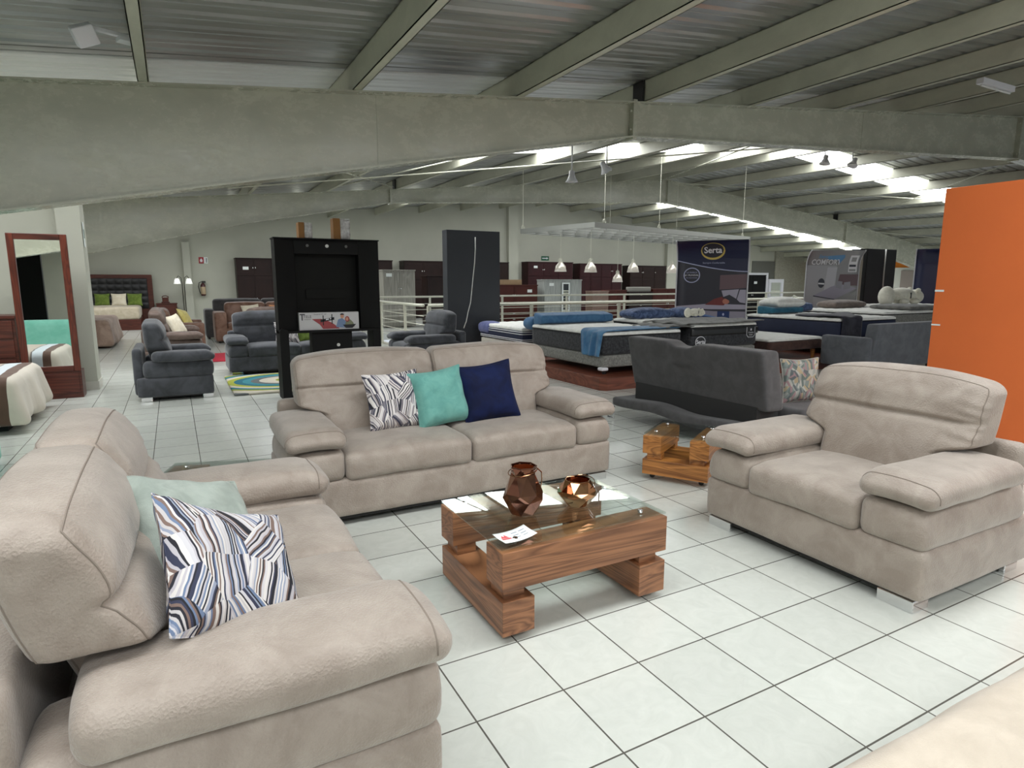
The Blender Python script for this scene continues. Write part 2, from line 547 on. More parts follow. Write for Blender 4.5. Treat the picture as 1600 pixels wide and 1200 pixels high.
struct('wall_far', MB().box(XL, XR, YF, YF+.2, -.25, 5.6), M_WALL)
m_ = MB().box(XR, XR+.2, Y0, YF, -.25, 4.4)
struct('wall_right', m_, M_WALLW)
struct('wall_back', MB().box(XL, 1.6, Y0-.2, Y0, -.25, 4.4), M_WALL)
struct('wall_left', MB().box(XL-.2, XL, Y0, YF, -.25, 4.2), M_WALL)
m_ = MB()
m_.box(XL, -2.14, 9.02, 9.2, 0, 3.06)
m_.box(-2.14, -1.86, 8.75, 9.2, 0, 3.1)
struct('wall_partition', m_, M_WALL)
m_ = MB()
m_.box(-2.15, -1.845, 8.735, 9.21, 0, .12)
struct('baseboard_partition', m_, M_SKIRT)
struct('baseboard_far', MB().box(XL, XR, YF-.015, YF, 0, .1), M_SKIRT)
# pilasters on the far wall
m_ = MB()
for x0, x1 in ((-.42, -.18), (12.95, 13.45), (22.55, 23.4)):
    m_.box(x0, x1, YF-.22, YF, 0, 5.3 if x0 > 5 else 2.95)
struct('wall_far_pilasters', m_, M_WALL)
struct('wall_far_brick', MB().box(31.2, 34.6, YF-.12, YF, 0, 4.0), M_BRICK)
struct('window_1', MB().box(29.3, 31.2, YF-.05, YF, .3, 2.75), plain('dull_window', srgb(104, 106, 100), .4))
struct('window_2', MB().box(23.5, 25.8, YF-.05, YF, .2, 2.35), bpy.data.materials['dull_window'])

# corrugated metal deck, left open where the translucent sheets lie
SKYB = [(-8.2, -7.3, -4.9, 9.0), (-4.05, -3.1, -4.9, 9.0), (-.6, .4, -4.9, 9.0), (6.35, 7.4, -5.9, -.6), (9.78, 11.05, -4.9, 32.5), (18.9, 20.15, -4.9, 32.5)]  # bands behind the camera and near rafter, and left extensions: unseen, added for light
def deck_profile(y0, y1):
    ys = []
    p = .305
    k0 = math.floor(y0/p)-1
    y = k0*p
    while y < y1+p:
        for dy, dz in ((0, 0), (.045, 0), (.07, .028), (.105, .028), (.13, 0), (.2, 0), (.207, .006), (.222, .006), (.229, 0)):
            q = y+dy
            if y0 <= q <= y1: ys.append((q, dz))
        y += p
    return [(y0, 0)]+ys+[(y1, 0)]
def deck(mb, x0, x1, y0, y1, dz0=0.0):
    xs = sorted(set([x0, x1]+[x for x in (RIDGE, 24.8) if x0 < x < x1]))
    pr = deck_profile(y0, y1)
    v = [(x, y, rz0(x, y)+PUR_H+dz+dz0) for x in xs for y, dz in pr]
    n = len(pr)
    f = [(i*n+j, (i+1)*n+j, (i+1)*n+j+1, i*n+j+1) for i in range(len(xs)-1) for j in range(n-1)]
    mb.add(v, f)
m_ = MB()
yy = Y0
for a, b_, sx0, sx1 in SKYB:
    deck(m_, XL, XR, yy, a); yy = b_
    deck(m_, XL, sx0, a, b_); deck(m_, sx1, XR, a, b_)
deck(m_, XL, XR, yy, YF)
struct('ceiling', m_, M_DECK)
m_ = MB(); deck(m_, XL, 14.0, 5.25, 6.3, -.006)  # paler strip of deck just beyond the near rafter
struct('trim_3', m_, plain('pale_roof_sheet', srgb(226, 228, 228), .3, .2))
for k, (a, b_, sx0, sx1) in enumerate(SKYB):
    m_ = MB(); deck(m_, sx0, sx1, a-.03, b_+.03, .02)
    struct('window_%d' % (k+3), m_, M_SKY)  # glowing roof sheets, the added unseen bands among them

# steel rafters: tapered web, flanges, bolted end plates
ORD = ['first', 'second', 'third', 'fourth', 'fifth', 'sixth', 'seventh', 'eighth', 'ninth', 'tenth', 'eleventh', 'twelfth', 'thirteenth',
       'fourteenth', 'fifteenth', 'sixteenth', 'seventeenth', 'eighteenth', 'nineteenth', 'twentieth', 'twenty-first']
def rafter(Y, label, bots):
    """bots: (x, z_bottom) knots"""
    r = thing('steel_rafter', label, 'roof beam', (0, Y, 0))
    xs = [p[0] for p in bots]
    def zt(x): return rz0(x, Y)
    knots = sorted(set(xs+[RIDGE, 24.8]))
    def zb(x):
        for (a, za), (b_, zb_) in zip(bots, bots[1:]):
            if a <= x <= b_: return za+(zb_-za)*(x-a)/(b_-a)
        return bots[-1][1]
    top = [(x, zt(x)) for x in knots]; bot = [(x, zb(x)) for x in knots]
    web = MB()
    for i in range(len(knots)-1):
        web.prism([bot[i], bot[i+1], top[i+1], top[i]], -.006, .006, 1)
    obj('web', web, M_STEEL, r)
    for nm, line, s in (('top_flange', [(x, z-.005) for x, z in top], -1), ('bottom_flange', bot, 1)):
        fl = MB()
        for (xa, za), (xb, zb_) in zip(line, line[1:]):
            fl.prism([(xa, za), (xb, zb_), (xb, zb_+s*.016), (xa, za+s*.016)], -.11, .11, 1)
        obj(nm, fl, M_STEEL, r)
    for x, t in ((4.68, .03), (RIDGE, .03), (24.8, .03)):
        e = MB(); e.box(x-t, x+t, -.1, .1, zb(x)-.03, zt(x)+.02)
        e_ = obj('splice_plate', e, M_STEEL, r)
        for z in (zb(x)+.1, zt(x)-.12):
            obj('bolt', MB().cyl((x-.06, -.06, z), (x+.06, -.06, z), .016, n=6), M_STEEL, e_)
    for x in (-4.6, 1.25, 9.6, 19.6):
        e = MB(); e.box(x-.005, x+.005, -.011, .1, zb(x)+.02, zt(x)-.02)
        e.box(x-.004, x+.004, -.0085, -.005, zb(x)+.02, zt(x)-.02)
        obj('stiffener', e, M_STEEL, r)
    return r
rafter(5.1, 'broad tapered steel rafter crossing the whole picture nearest the camera', [(XL+.03, 1.3), (1.3, 2.75), (4.65, 3.40), (14.7, 4.02), (24.8, 3.3), (30.5, 2.2), (XR-.03, 1.3)])
rafter(15.5, 'grey-green steel rafter further back, above the black TV unit and hanging lattice', [(XL+.03, 1.25), (-2.2, 2.22), (1.0, 2.98), (4.65, 3.68), (14.7, 4.28), (24.8, 3.25), (29.5, 2.35), (XR-.03, 1.2)])

# purlins: C sections running away from the camera over the rafters
px = [-4.81+1.93*k for k in range(21)]
for k, x in enumerate(px):
    pb = MB()
    ys = [Y0, 5.1, 15.5, YF]
    for ya, yb in zip(ys, ys[1:]):
        za, zb_ = rz0(x, ya), rz0(x, yb)
        def seg(x0, x1, h0, h1):
            v = [(x0, ya, za+h0), (x1, ya, za+h0), (x1, yb, zb_+h0), (x0, yb, zb_+h0), (x0, ya, za+h1), (x1, ya, za+h1), (x1, yb, zb_+h1), (x0, yb, zb_+h1)]
            pb.add(v, [(0,3,2,1),(4,5,6,7),(0,1,5,4),(1,2,6,5),(2,3,7,6),(3,0,4,7)])
        seg(x-.004, x+.004, 0, PUR_H-.002)
        seg(x-.004, x+.085, 0, .008)
        seg(x+.077, x+.085, 0, .025)
        seg(x-.004, x+.085, PUR_H-.012, PUR_H-.004)
    o = obj('roof_purlin', pb, M_PURL)
    tag(o, 'long painted roof purlin running away overhead, %s from the left wall side' % ORD[k], 'roof beam', 'purlins under the metal roof')
# dark cleats where purlins sit on the rafters
for x, y in ((px[5], 5.1), (px[5], 15.5), (px[15], 15.5)):
    z = rz0(x, y)
    o = obj('purlin_cleat', MB().box(x-.05, x-.02, y-.1, y+.1, z, z+.25), M_BLACKP)
    tag(o, {(px[5], 5.1): 'dark steel cleat joining a purlin to the near rafter at its splice', (px[5], 15.5): 'dark steel cleat on the far rafter above the TV unit', (px[15], 15.5): 'dark steel cleat on the far rafter above the grey bed banner'}[(x, y)], 'bracket')
# bracing rods
rods = [((-1.0, 5.3, 3.1), (4.7, 15.3, 4.1), 'thin round bracing rod rising behind the near rafter at left'),
        ((4.9, 5.3, 3.7), (3.0, 15.3, 3.95), 'thin bracing rod crossing above the black TV unit'),
        ((.4, 13.6, 3.55), (13.4, 6.2, 4.55), 'long pale conduit hanging below the roof across the middle bays'),
        ((8.6, 5.3, 4.1), (14.2, 15.3, 4.95), 'short bracing rod dropping to the far rafter ridge'),
        ((15.1, 15.3, 4.95), (24.6, 9.0, 4.05), 'thin bracing rod right of the ridge under the skylights'),
        ((24.7, 15.3, 4.0), (17.6, 5.6, 4.65), 'diagonal bracing rod crossing the skylight panels at right'),
        ((25.0, 15.35, 3.75), (31.8, 11.2, 2.95), 'thin bracing rod low at far right above the orange panel')]
for a, b_, lb in rods:
    o = obj('bracing_rod', MB().tube([a, b_], .014, 8), M_STEEL)
    tag(o, lb, 'rod', 'roof bracing rods')

# ------------------------------------------------------------------ railing around the stair void
M_RAIL = plain('painted_rail', srgb(196, 196, 180), .35, .1, var=.05)
def railing(name, label, pts, posts, rails, r_top=.028):
    rt = thing(name, label, 'railing', pts[0])
    o0 = Vector(pts[0])
    for k, z in enumerate(rails):
        m = MB()
        m.tube([Vector((p[0], p[1], z))-Vector((o0.x, o0.y, 0)) for p in pts], r_top if k == 0 else .009, 10)
        obj('handrail' if k == 0 else 'rail', m, M_RAIL, rt, smooth=True)
    for p in posts:
        m = MB().box(-.02, .02, -.045, .045, 0, rails[0]-.01, T(p[0]-o0.x, p[1]-o0.y, 0))
        m.box(-.045, .045, -.07, .07, 0, .012, T(p[0]-o0.x, p[1]-o0.y, 0))
        obj('post', m, M_RAIL, rt)
    return rt
R4 = [1.04, .82, .64, .46, .28]
railing('stair_railing', 'pale steel railing along the near edge of the stair void behind the mattresses', [(3.76, 10.3, 0), (32.9, 10.3, 0)], [(3.76+2.45*k, 10.3) for k in range(13)], R4, .034)
railing('stair_railing', 'pale steel railing on the short left side of the stair void', [(3.7, 10.42, 0), (3.7, 16.9, 0)], [(3.7, 11.6), (3.7, 13.4), (3.7, 15.2)], R4, .03)
railing('stair_railing', 'pale steel railing along the far edge of the stair void before the wardrobes', [(3.76, 17.0, 0), (32.9, 17.0, 0)], [(3.76+2.6*k, 17.0) for k in range(12)], [1.06, .84, .66, .48, .3], .03)
m_ = thing('stair_handrail', 'slanted pale handrail going down the stairs right of the blue banner', 'railing', (20.5, 14.5, 0))
obj('handrail', MB().tube([(0, 0, 1.0), (2.6, -.9, -.6)], .035, 10), M_RAIL, m_, smooth=True)
obj('handrail', MB().tube([(0, 0, .6), (2.6, -.9, -1.0)], .02, 10), M_RAIL, m_, smooth=True)
obj('post', MB().box(-.03, .03, -.03, .03, -3.2, 1.0), M_RAIL, m_)

# ------------------------------------------------------------------ upholstery kit
def sofa(label, loc, rz, W, seats, D=1.0, armw=.32, cat='sofa', name='sofa', M=M_SUEDE, nn=1.0):
    """front at y=0, back towards +y, x from 0 to W"""
    r = thing(name, label, cat, loc, rz)
    ix0, ix1 = armw, W-armw
    SM = M_SEAM if M == M_SUEDE else M
    # plinth with slightly rounded upholstered corners
    def k(a): return max(4, int(a*nn))
    o = obj('base', soft((W, D-.04, .25), .03, (.01, .006, 0), (k(40), k(16), 8), (W/2, D/2-.01, .185), wob=.003, seed=1), M, r, smooth=True)
    # seat platform gap
    obj('underframe', MB().box(.05, W-.05, .05, D-.08, .04, .09), M_DARKG, r)
    # arms
    for s, x0 in ((0, 0.0), (1, W-armw)):
        def dfm(V, u, s=s):
            V[:, 0] -= (1 if s else -1)*.03*sstep(u[:, 2], -.2, 1)*sstep((1 if s else -1)*u[:, 0], 0, 1)
            # front corner rounded downwards
            V[:, 2] -= .02*sstep(-u[:, 1], .3, 1)*sstep(u[:, 2], -.4, .9)
            return V
        obj('arm', soft((armw+.004, D-.12, .215), .05, (.008, .014, .004), (14, k(20), 10), (x0+armw/2, (D-.12)/2+.005, .405), dfm, .003, seed=s+2), M, r, smooth=True)
        def dfp(V, u, s=s):
            # pad: fat outside edge, drooping nose
            V[:, 2] -= .012*(u[:, 0]**2)
            V[:, 2] -= .03*sstep(-u[:, 1], .7, 1.0)*sstep(u[:, 2], -.6, .9)
            return V
        pm = soft((armw+.035, D-.2, .125), .05, (.004, .008, .008), (18, k(28), 10), (x0+armw/2+(.008 if s else -.008), (D-.2)/2-.02, .572), dfp, .005, seed=s+5)
        a_ = obj('arm_pad', pm, M, r, smooth=True)
        # welt seam round the front of the pad
        obj('seam', MB().tube(seamline(pm, 3 if nn >= 1 else 2, .53), .0028, 6), SM, a_, smooth=True)
    # seat cushions
    sw = (ix1-ix0)/seats
    for q in range(seats):
        def dfs(V, u):
            V[:, 2] += .012*(1-u[:, 0]**2)
            V[:, 2] -= .016*sstep(-u[:, 1], .6, 1)*sstep(u[:, 2], -.4, .9)
            return V
        obj('seat_cushion', soft((sw-.006, .72, .19), .042, (.003, .01, .014), (k(30), k(24), 10), (ix0+sw*(q+.5), .35, .385), dfs, .005, 4, seed=q+8), M, r, smooth=True)
    # back frame
    obj('back_frame', soft((W-.12, .11, .6), .04, (0, .008, 0), (k(36), 6, 14), (W/2, D-.055, .38), wob=.002, seed=12), M, r, smooth=True)
    # back cushions: T shaped, pinched along one horizontal channel
    for q in range(seats):
        left, right = (q == 0), (q == seats-1)
        cx = ix0+sw*(q+.5)
        def dfb(V, u):
            x = (V[:, 0]-cx)/(sw/2)
            z = V[:, 2]
            t = sstep(z, .60, .68)
            grow = .165*t
            V[:, 0] += grow*(np.clip((x+1)/2, 0, 1) if right else 0)-grow*(np.clip((1-x)/2, 0, 1) if left else 0)
            front = sstep(-u[:, 1], .0, .8)
            # channel and gathers
            g = np.exp(-((z-.785)/.014)**2)*(.7+.3*(1-np.clip(x*x, 0, 1)))
            V[:, 1] += front*.034*g
            V[:, 1] += front*(-.016*np.exp(-((z-.90)/.06)**2)-.02*np.exp(-((z-.62)/.12)**2))
            e = np.clip(np.abs(x)-.6, 0, .5)/.5
            V[:, 1] += front*e*.012*np.sin(z*70+(x*9+z*30)*np.sign(x))*np.exp(-((z-.76)/.12)**2)
            # lean back, thin at the top
            V[:, 1] += (z-.45)*(.36 if nn >= 1 else .2)
            V[:, 1] -= sstep(u[:, 1], -.3, .7)*.03*sstep(z, .72, 1.02)
            V[:, 2] -= .010*x*x*sstep(z, .8, 1.02)
            if right: V[:, 2] -= .03*np.clip(x, 0, 1.4)**3*sstep(z, .7, 1.02)
            if left: V[:, 2] -= .03*np.clip(-x, 0, 1.4)**3*sstep(z, .7, 1.02)
            return V
        cm = soft((sw-.006, .235, .585), .055, (.0, .022, .012), (k(50), 14, 70 if nn >= 1 else 40), (cx, D-.33, .728), dfb, .006, 3.5, seed=q+20)
        o = obj('back_cushion', cm, M, r, smooth=True)
        # stitched seam across the top edge
        for j in ((1, 13) if nn >= 1 else (3, 11)):
            obj('seam', MB().tube(seamline(cm, j, .5), .0026, 5), SM, o, smooth=True)
    # chrome L feet
    for fx, fy in ((.03, .02), (W-.03, .02), (.03, D-.06), (W-.03, D-.06)):
        s = 1 if fx < W/2 else -1
        t = 1 if fy < D/2 else -1
        m = MB()
        a = [0, .17*s]; b_ = [0, .13*t]
        pl = [(0, 0), (.17*s, 0), (.17*s, .03*t), (.03*s, .03*t), (.03*s, .13*t), (0, .13*t)]
        if s*t < 0: pl = pl[::-1]
        m.prism([(fx+p[0], fy+p[1]) for p in pl], 0, .06, 2)
        obj('leg', m, M_CHROME, r, bevel=.004, seg=2)
    return r
sofa('long taupe suede sofa with three scatter cushions, behind the coffee table', (-.28, 1.96, 0), 0, 2.36, 2, 1.0)
sofa('taupe suede loveseat in the left foreground, its back to the left', (-.24, -.33, 0), math.radians(90), 1.83, 2, 1.06)
sofa('wide taupe suede armchair at right in front of the orange panel', (2.05, .965, 0), math.radians(-90), 1.31, 1, 1.05, cat='armchair', name='armchair')

# ------------------------------------------------------------------ scatter cushions
def cushion(name, label, size, th, m, Mx, welt=None, sag=.0, seed=0, group=None, wr=.006, fold=0.0, cat='cushion'):
    r = bpy.data.objects.new(name, None); C.objects.link(r)
    r.matrix_world = Mx
    tag(r, label, cat, group)
    h = size/2
    def P(u, v_, s):
        x, y = 2*u-1, 2*v_-1
        # edges pulled in, corners pointed
        ex = 1-.085*(1-y*y)**1.2; ey = 1-.085*(1-x*x)**1.2
        X, Y = x*h*ex, y*h*ey
        t = max(0, (1-x**4))**.62*max(0, (1-y**4))**.62
        Z = s*th/2*t
        nv = mnoise.noise(Vector((x*2.2+seed, y*2.2, s*3)))
        Z += s*wr*2*nv*t
        # crumples radiating from the corners
        d = (1-abs(x))*(1-abs(y))
        Z += s*wr*math.sin((x-y)*9+seed)*math.exp(-d*9)*t**.3
        Z += fold*(x*x-.4)
        Y -= sag*(1-x*x)*(y > 0)*y
        return (X, Y, Z)
    m1 = MB()
    n = 34
    m1.grid(lambda u, v_: P(u, v_, 1), n, n)
    m1.grid(lambda u, v_: P(1-u, v_, -1), n, n)
    obj('cover', m1, m, r, smooth=True)
    pts = []
    for i in range(n): pts.append(P(i/n, 0, 0))
    for i in range(n): pts.append(P(1, i/n, 0))
    for i in range(n): pts.append(P(1-i/n, 1, 0))
    for i in range(n): pts.append(P(0, 1-i/n, 0))
    obj('piping', MB().tube(pts, .0055 if welt else .0025, 6, closed=True), welt or m, r, smooth=True)
    return r
# on the long sofa (leaning on the back cushions)
def lean(x, y, z, rz, rx, roll=0): return T(x, y, z) @ RZ(rz) @ RX(90-rx) @ RZ(roll)
cushion('printed_cushion', 'black and white brush-striped cushion at the left of three on the long sofa', .41, .14, M_PRINT, lean(.50, 2.42, .69, 4, 16, 2), seed=1)
cushion('teal_cushion', 'plain light teal cushion in the middle of the long sofa', .42, .16, M_TEAL, lean(.835, 2.385, .69, 2, 17, 6), seed=2)
cushion('navy_cushion', 'navy blue cushion with piped edge, right of the teal one', .44, .17, M_NAVY, lean(1.215, 2.37, .70, -6, 17, 6), welt=M_NAVY, seed=3)
# on the loveseat
cushion('sage_cushion', 'pale sage green cushion half hidden on the loveseat', .46, .14, M_SAGE, lean(-.80, .43, .70, 53.6, 46, -28), welt=M_SAGE, seed=4)
cushion('printed_cushion', 'large blue, brown and white brush-striped cushion on the loveseat', .43, .15, M_PRINT2, lean(-.735, .09, .70, 51.7, 41, -35.5), seed=5, fold=.02)

# ------------------------------------------------------------------ block tables with glass tops
def block_table(label, loc, rz, LX, LY, mx, my, up_d=.15, low_w=.155, h0=.035, hl=.155, sp=.05, hu=.17, name='coffee_table', cat='coffee table'):
    """upper beams along x at both y ends, lower beams along y at both x ends"""
    r = thing(name, label, cat, loc, rz)
    z1 = h0+hl; z2 = z1+sp; z3 = z2+hu
    for x0 in (0, LX-low_w):
        obj('lower_beam', MB().box(x0, x0+low_w, 0, LY, h0, z1), my, r, bevel=.0025)
        for y0 in (.03, LY-.03-up_d*.8):
            obj('spacer_block', MB().box(x0+.02, x0+low_w-.035, y0, y0+up_d*.8, z1, z2), mx, r)
    for y0 in (0, LY-up_d):
        obj('upper_beam', MB().box(-.002, LX+.002, y0-.002, y0+up_d, z2, z3), mx, r, bevel=.0025)
        for x0 in (.1, LX-.1):
            b_ = MB().cyl((x0, y0+up_d/2, z3), (x0, y0+up_d/2, z3+.012), .011, n=20)
            b_.cyl((x0, y0+up_d/2, z3+.0205), (x0, y0+up_d/2, z3+.026), .014, .011, n=20)
            obj('glass_stud', b_, M_CHROME, r)
    obj('glass_top', MB().box(-.004, LX-.0, .004, LY-.004, z3+.0122, z3+.0202), M_GLASS, r, bevel=.002)
    for x0 in (.08, LX-.08):
        for y0 in (.06, LY-.06):
            c = MB().cyl((x0-.012, y0, .019), (x0+.012, y0, .019), .019, n=20)
            c.box(x0-.016, x0+.016, y0-.014, y0+.014, .026, h0)
            obj('caster', c, M_BLACKP, r)
    return r
block_table('walnut block coffee table with clear glass top, between the sofas', (.292, .362, 0), 0, .885, .67, M_WALNX, M_WALNY)
block_table('golden wood block side table with glass top, left of the armchair', (2.55, 1.42, 0), math.radians(31), .50, .50, M_OAKX, M_OAKY, .14, .13, .045, .12, .045, .14, 'side_table', 'side table')
block_table('dark block side table with glass top behind the loveseat arm', (-.50, 1.80, 0), math.radians(72), .52, .58, M_WALNX, M_WALNY, .2, .15, .035, .14, .045, .175, 'side_table', 'side table')
# the side table's grain runs along its lower front beam
# vases
v = thing('copper_vase', 'tall faceted copper vase with narrow neck on the coffee table', 'vase', (.56, .665, .4302))
obj('body', MB().lathe([(.035, 0), (.062, .012), (.098, .085), (.092, .115), (.058, .205), (.062, .238)], 7, twist=.5), M_COPPER, v)
obj('inside', MB().lathe([(.0555, .232), (.05, .2), (.08, .11), (.05, .03)], 7, twist=0, cap=False), M_VASEIN, v)
obj('rim', MB().tube([(.062*math.cos(2*math.pi*(i+2.5)/7), .062*math.sin(2*math.pi*(i+2.5)/7), .238) for i in range(7)], .003, 6, True), M_COPPER, v)
ring = [(.05+.035*math.cos(t)*.3-.0+.03, .0+.0*t, .17+.05*math.sin(t)) for t in [2*math.pi*i/6 for i in range(6)]]
obj('neck_ring', MB().tube([(.068*math.cos(t)-.004, .068*math.sin(t), .215+.012*math.cos(t)) for t in [2*math.pi*i/24 for i in range(24)]], .0022, 6, True), M_GOLD, v)
obj('side_frame', MB().tube([(.062, 0, .228), (.105, .01, .19), (.108, .01, .15), (.094, 0, .115)], .003, 6), M_GOLD, v)
v = thing('gold_vase', 'low round rose-gold faceted bowl vase, right of the tall copper vase', 'vase', (.85, .64, .4302))
obj('body', MB().lathe([(.03, 0), (.048, .006), (.094, .06), (.1, .072), (.092, .086), (.062, .134)], 8, twist=.5), M_GOLD, v)
obj('inside', MB().lathe([(.057, .13), (.085, .08), (.04, .02)], 8, cap=False), M_VASEIN, v)
obj('rim', MB().tube([(.062*math.cos(2*math.pi*(i+2.5)/8), .062*math.sin(2*math.pi*(i+2.5)/8), .134) for i in range(8)], .003, 6, True), M_GOLD, v)
obj('rim_wire', MB().tube([(.075*math.cos(t)+.012, .075*math.sin(t), .112+.022*math.cos(t-.6)) for t in [2*math.pi*i/24 for i in range(24)]], .002, 6, True), M_GOLD, v)
# price card
M_PAPER = plain('paper', srgb(232, 238, 236), .6)
M_RED = plain('red_ink', srgb(214, 88, 92), .6)
M_INK = plain('grey_ink', srgb(92, 110, 128), .6)
v = thing('price_card', 'small curled white price card with red logo on the glass table top', 'card', (.40, .455, .4302), math.radians(8))
def cardz(x, y): return .0025+.012*(x/.09)**2*(1 if x > 0 else .6)+.006*max(0, y/.05)
def cardp(x, y, d=0): return (x, y, cardz(x, y)+d)
obj('sheet', MB().grid(lambda a, b_: cardp(-.085+.17*a, -.05+.1*b_), 16, 6), M_PAPER, v, smooth=True, solid=.0006)
m_ = MB()
m_.add([cardp(x, y, .0012) for x, y in ((-.07, .0), (-.045, .0), (-.0575, .022))], [(0, 1, 2)])
m_.add([cardp(x, y, .0012) for x, y in ((-.055, .0), (-.03, .0), (-.042, .028))], [(0, 1, 2)])
m_.add([cardp(x, y, .0012) for x, y in ((-.073, -.016), (-.026, -.016), (-.026, -.004), (-.073, -.004))], [(0, 1, 2, 3)])
obj('logo', m_, M_RED, v)
m_ = MB()
for r_ in range(3):
    for q in range(2):
        x0 = -.005+q*.04; y0 = .022-.02*r_
        m_.add([cardp(x, y, .0012) for x, y in ((x0, y0), (x0+.032-.004*r_, y0), (x0+.032-.004*r_, y0+.004), (x0, y0+.004))], [(0, 1, 2, 3)])
obj('writing', m_, M_INK, v)

# cream ribbed seat in the lower right corner
M_CREAM = fabric('cream_corduroy', srgb(182, 170, 154), srgb(202, 190, 174), 5, 300, .9, .3, .4, .8)
v = thing('cream_armchair', 'cream ribbed armchair cut off by the lower right corner of the picture', 'armchair', (0.95, -1.51, 0), math.radians(-1))
def dfc(V, u):
    V[:, 2] -= .05*sstep(u[:, 1], .4, 1)*(u[:, 2] > 0)
    return V
obj('arm', soft((1.5, .34, .46), .07, (.01, .03, .03), (60, 24, 12), (.0, .27, .33), dfc, .006, 4, 31), M_CREAM, v, smooth=True)
obj('seat', soft((1.2, .6, .36), .08, (0, .02, .05), (30, 24, 10), (.25, -.22, .28), None, .006, 4, 32), M_CREAM, v, smooth=True)
ar = MB()
for q in range(3):
    ar.tube([(-.25+.9*t, .2+.1*math.sin(math.pi*t)-.05*q, .575+.0*q) for t in [i/20 for i in range(21)]], .008, 8)
obj('gather', ar, M_CREAM, v, smooth=True)
# ------------------------------------------------------------------ grey and brown sofas further back
M_CHAR = fabric('charcoal_fabric', srgb(62, 64, 68), srgb(82, 84, 90), 5, 300, .9, .3, .25, .5)
M_CHAR2 = fabric('slate_fabric', srgb(70, 69, 70), srgb(82, 81, 82), 8, 500, .95, .2, .2)
M_TAUPE = fabric('brown_taupe_leather', srgb(82, 68, 62), srgb(108, 92, 84), 5, 60, .5, .05, .15)
M_BROWN = fabric('brown_leather', srgb(100, 72, 58), srgb(138, 108, 94), 4, 60, .45, .05, .15)
M_CREAMC = fabric('cream_cushion', srgb(218, 208, 184), srgb(232, 224, 204), 9, 300)
M_YELL = fabric('yellow_cushion', srgb(206, 190, 110), srgb(222, 208, 134), 9, 300)
M_ORNG = fabric('orange_cushion', srgb(206, 140, 92), srgb(222, 158, 110), 9, 300)
M_GREEN = fabric('green_cushion', srgb(88, 108, 44), srgb(112, 132, 60), 9, 300)
sofa('charcoal armchair seen from its side, nearest the wall pillar', (-.42, 7.27, 0), math.radians(90), 1.15, 1, .92, .24, 'armchair', 'armchair', M_CHAR, .6)
sofa('charcoal loveseat with tufted back, seen behind the black TV unit', (-.10, 9.2, 0), 0, 2.26, 2, .98, .3, 'sofa', 'sofa', M_CHAR, .6)
sofa('charcoal armchair facing left in front of the dark display panel', (2.55, 9.2, 0), math.radians(-90), 1.2, 1, 1.05, .26, 'armchair', 'armchair', M_CHAR, .6)
sofa('dark brown sofa with a cream cushion behind the charcoal side-on armchair', (-.42, 10.75, 0), math.radians(90), 2.1, 2, .95, .28, 'sofa', 'sofa', M_TAUPE, .6)
sofa('brown-taupe loveseat turned away, directly behind the charcoal loveseat', (2.35, 12.5, 0), math.radians(180), 2.0, 2, .95, .26, 'sofa', 'sofa', M_TAUPE, .5)
def boxy(label, loc, rz, W, D, H, M, armw=.2, armh=.62, seats=2):
    r = thing('sofa', label, 'sofa', loc, rz)
    obj('base', soft((W-.02, D-.05, .3), .03, (0, 0, 0), (20, 10, 6), (W/2, D/2, .22), wob=0), M, r, smooth=True)
    for x0 in (0, W-armw):
        obj('arm', soft((armw, D-.04, armh-.05), .05, (.01, 0, .01), (10, 16, 12), (x0+armw/2, D/2-.02, armh/2+.02), None, .002), M, r, smooth=True)
    sw = (W-2*armw)/seats
    for q in range(seats):
        obj('seat_cushion', soft((sw-.01, D-.3, .16), .05, (0, .01, .02), (14, 12, 8), (armw+sw*(q+.5), D/2-.12, .42), None, .003, seed=q), M, r, smooth=True)
        obj('back_cushion', soft((sw-.01, .24, H-.42), .09, (.01, .02, .01), (16, 8, 16), (armw+sw*(q+.5), D-.2, .42+(H-.42)/2), lambda V, u: V+np.stack([0*V[:,0], (V[:,2]-.6)*.15, 0*V[:,0]], 1), .004, seed=q+3), M, r, smooth=True)
    for x0 in (.08, W-.08):
        for y0 in (.08, D-.1):
            obj('leg', MB().cyl((x0, y0, 0), (x0, y0, .08), .02, .03, 10), M_BLACKP, r)
    return r
boxy('brown leather loveseat seen from its square arm, below the floor lamp', (-.25, 13.85, 0), math.radians(90), 1.6, .98, .92, M_BROWN)
boxy('long tan-brown leather sofa along the back, in front of the dark wardrobe', (.04, 15.35, 0), 0, 3.6, 1.0, 1.0, M_BROWN, .28, .78, 3)
boxy('dark sofa peeping out behind the long tan-brown sofa', (-.12, 16.75, 0), 0, 3.0, .95, 1.06, M_CHAR2, .24, .8, 2)

cushion('cream_cushion', 'cream cushion on the dark brown sofa behind the side-on armchair', .42, .14, M_CREAMC, lean(-.82, 11.85, .70, 55, 25, 8), seed=6)
cushion('yellow_cushion', 'pale yellow cushion on the brown leather loveseat', .42, .14, M_YELL, lean(-.62, 14.75, .70, 70, 28, -10), seed=7)
cushion('cream_cushion', 'cream cushion lying along the long tan-brown sofa', .44, .13, M_CREAMC, lean(.95, 15.93, .72, 5, 18, 5), seed=8)
cushion('orange_cushion', 'orange cushion on the long tan-brown sofa beside the TV unit edge', .42, .13, M_ORNG, lean(1.62, 15.93, .72, 0, 18, 0), seed=9)
cushion('grey_print_cushion', 'white and grey patterned cushion on the charcoal loveseat, seen under the TV unit', .40, .14, M_PRINT, lean(.88, 9.66, .64, 0, 22, 0), seed=10)
cushion('green_cushion', 'olive green cushion beside the patterned one on the charcoal loveseat', .38, .12, M_GREEN, lean(1.2, 9.70, .63, 0, 22, 4), seed=11)

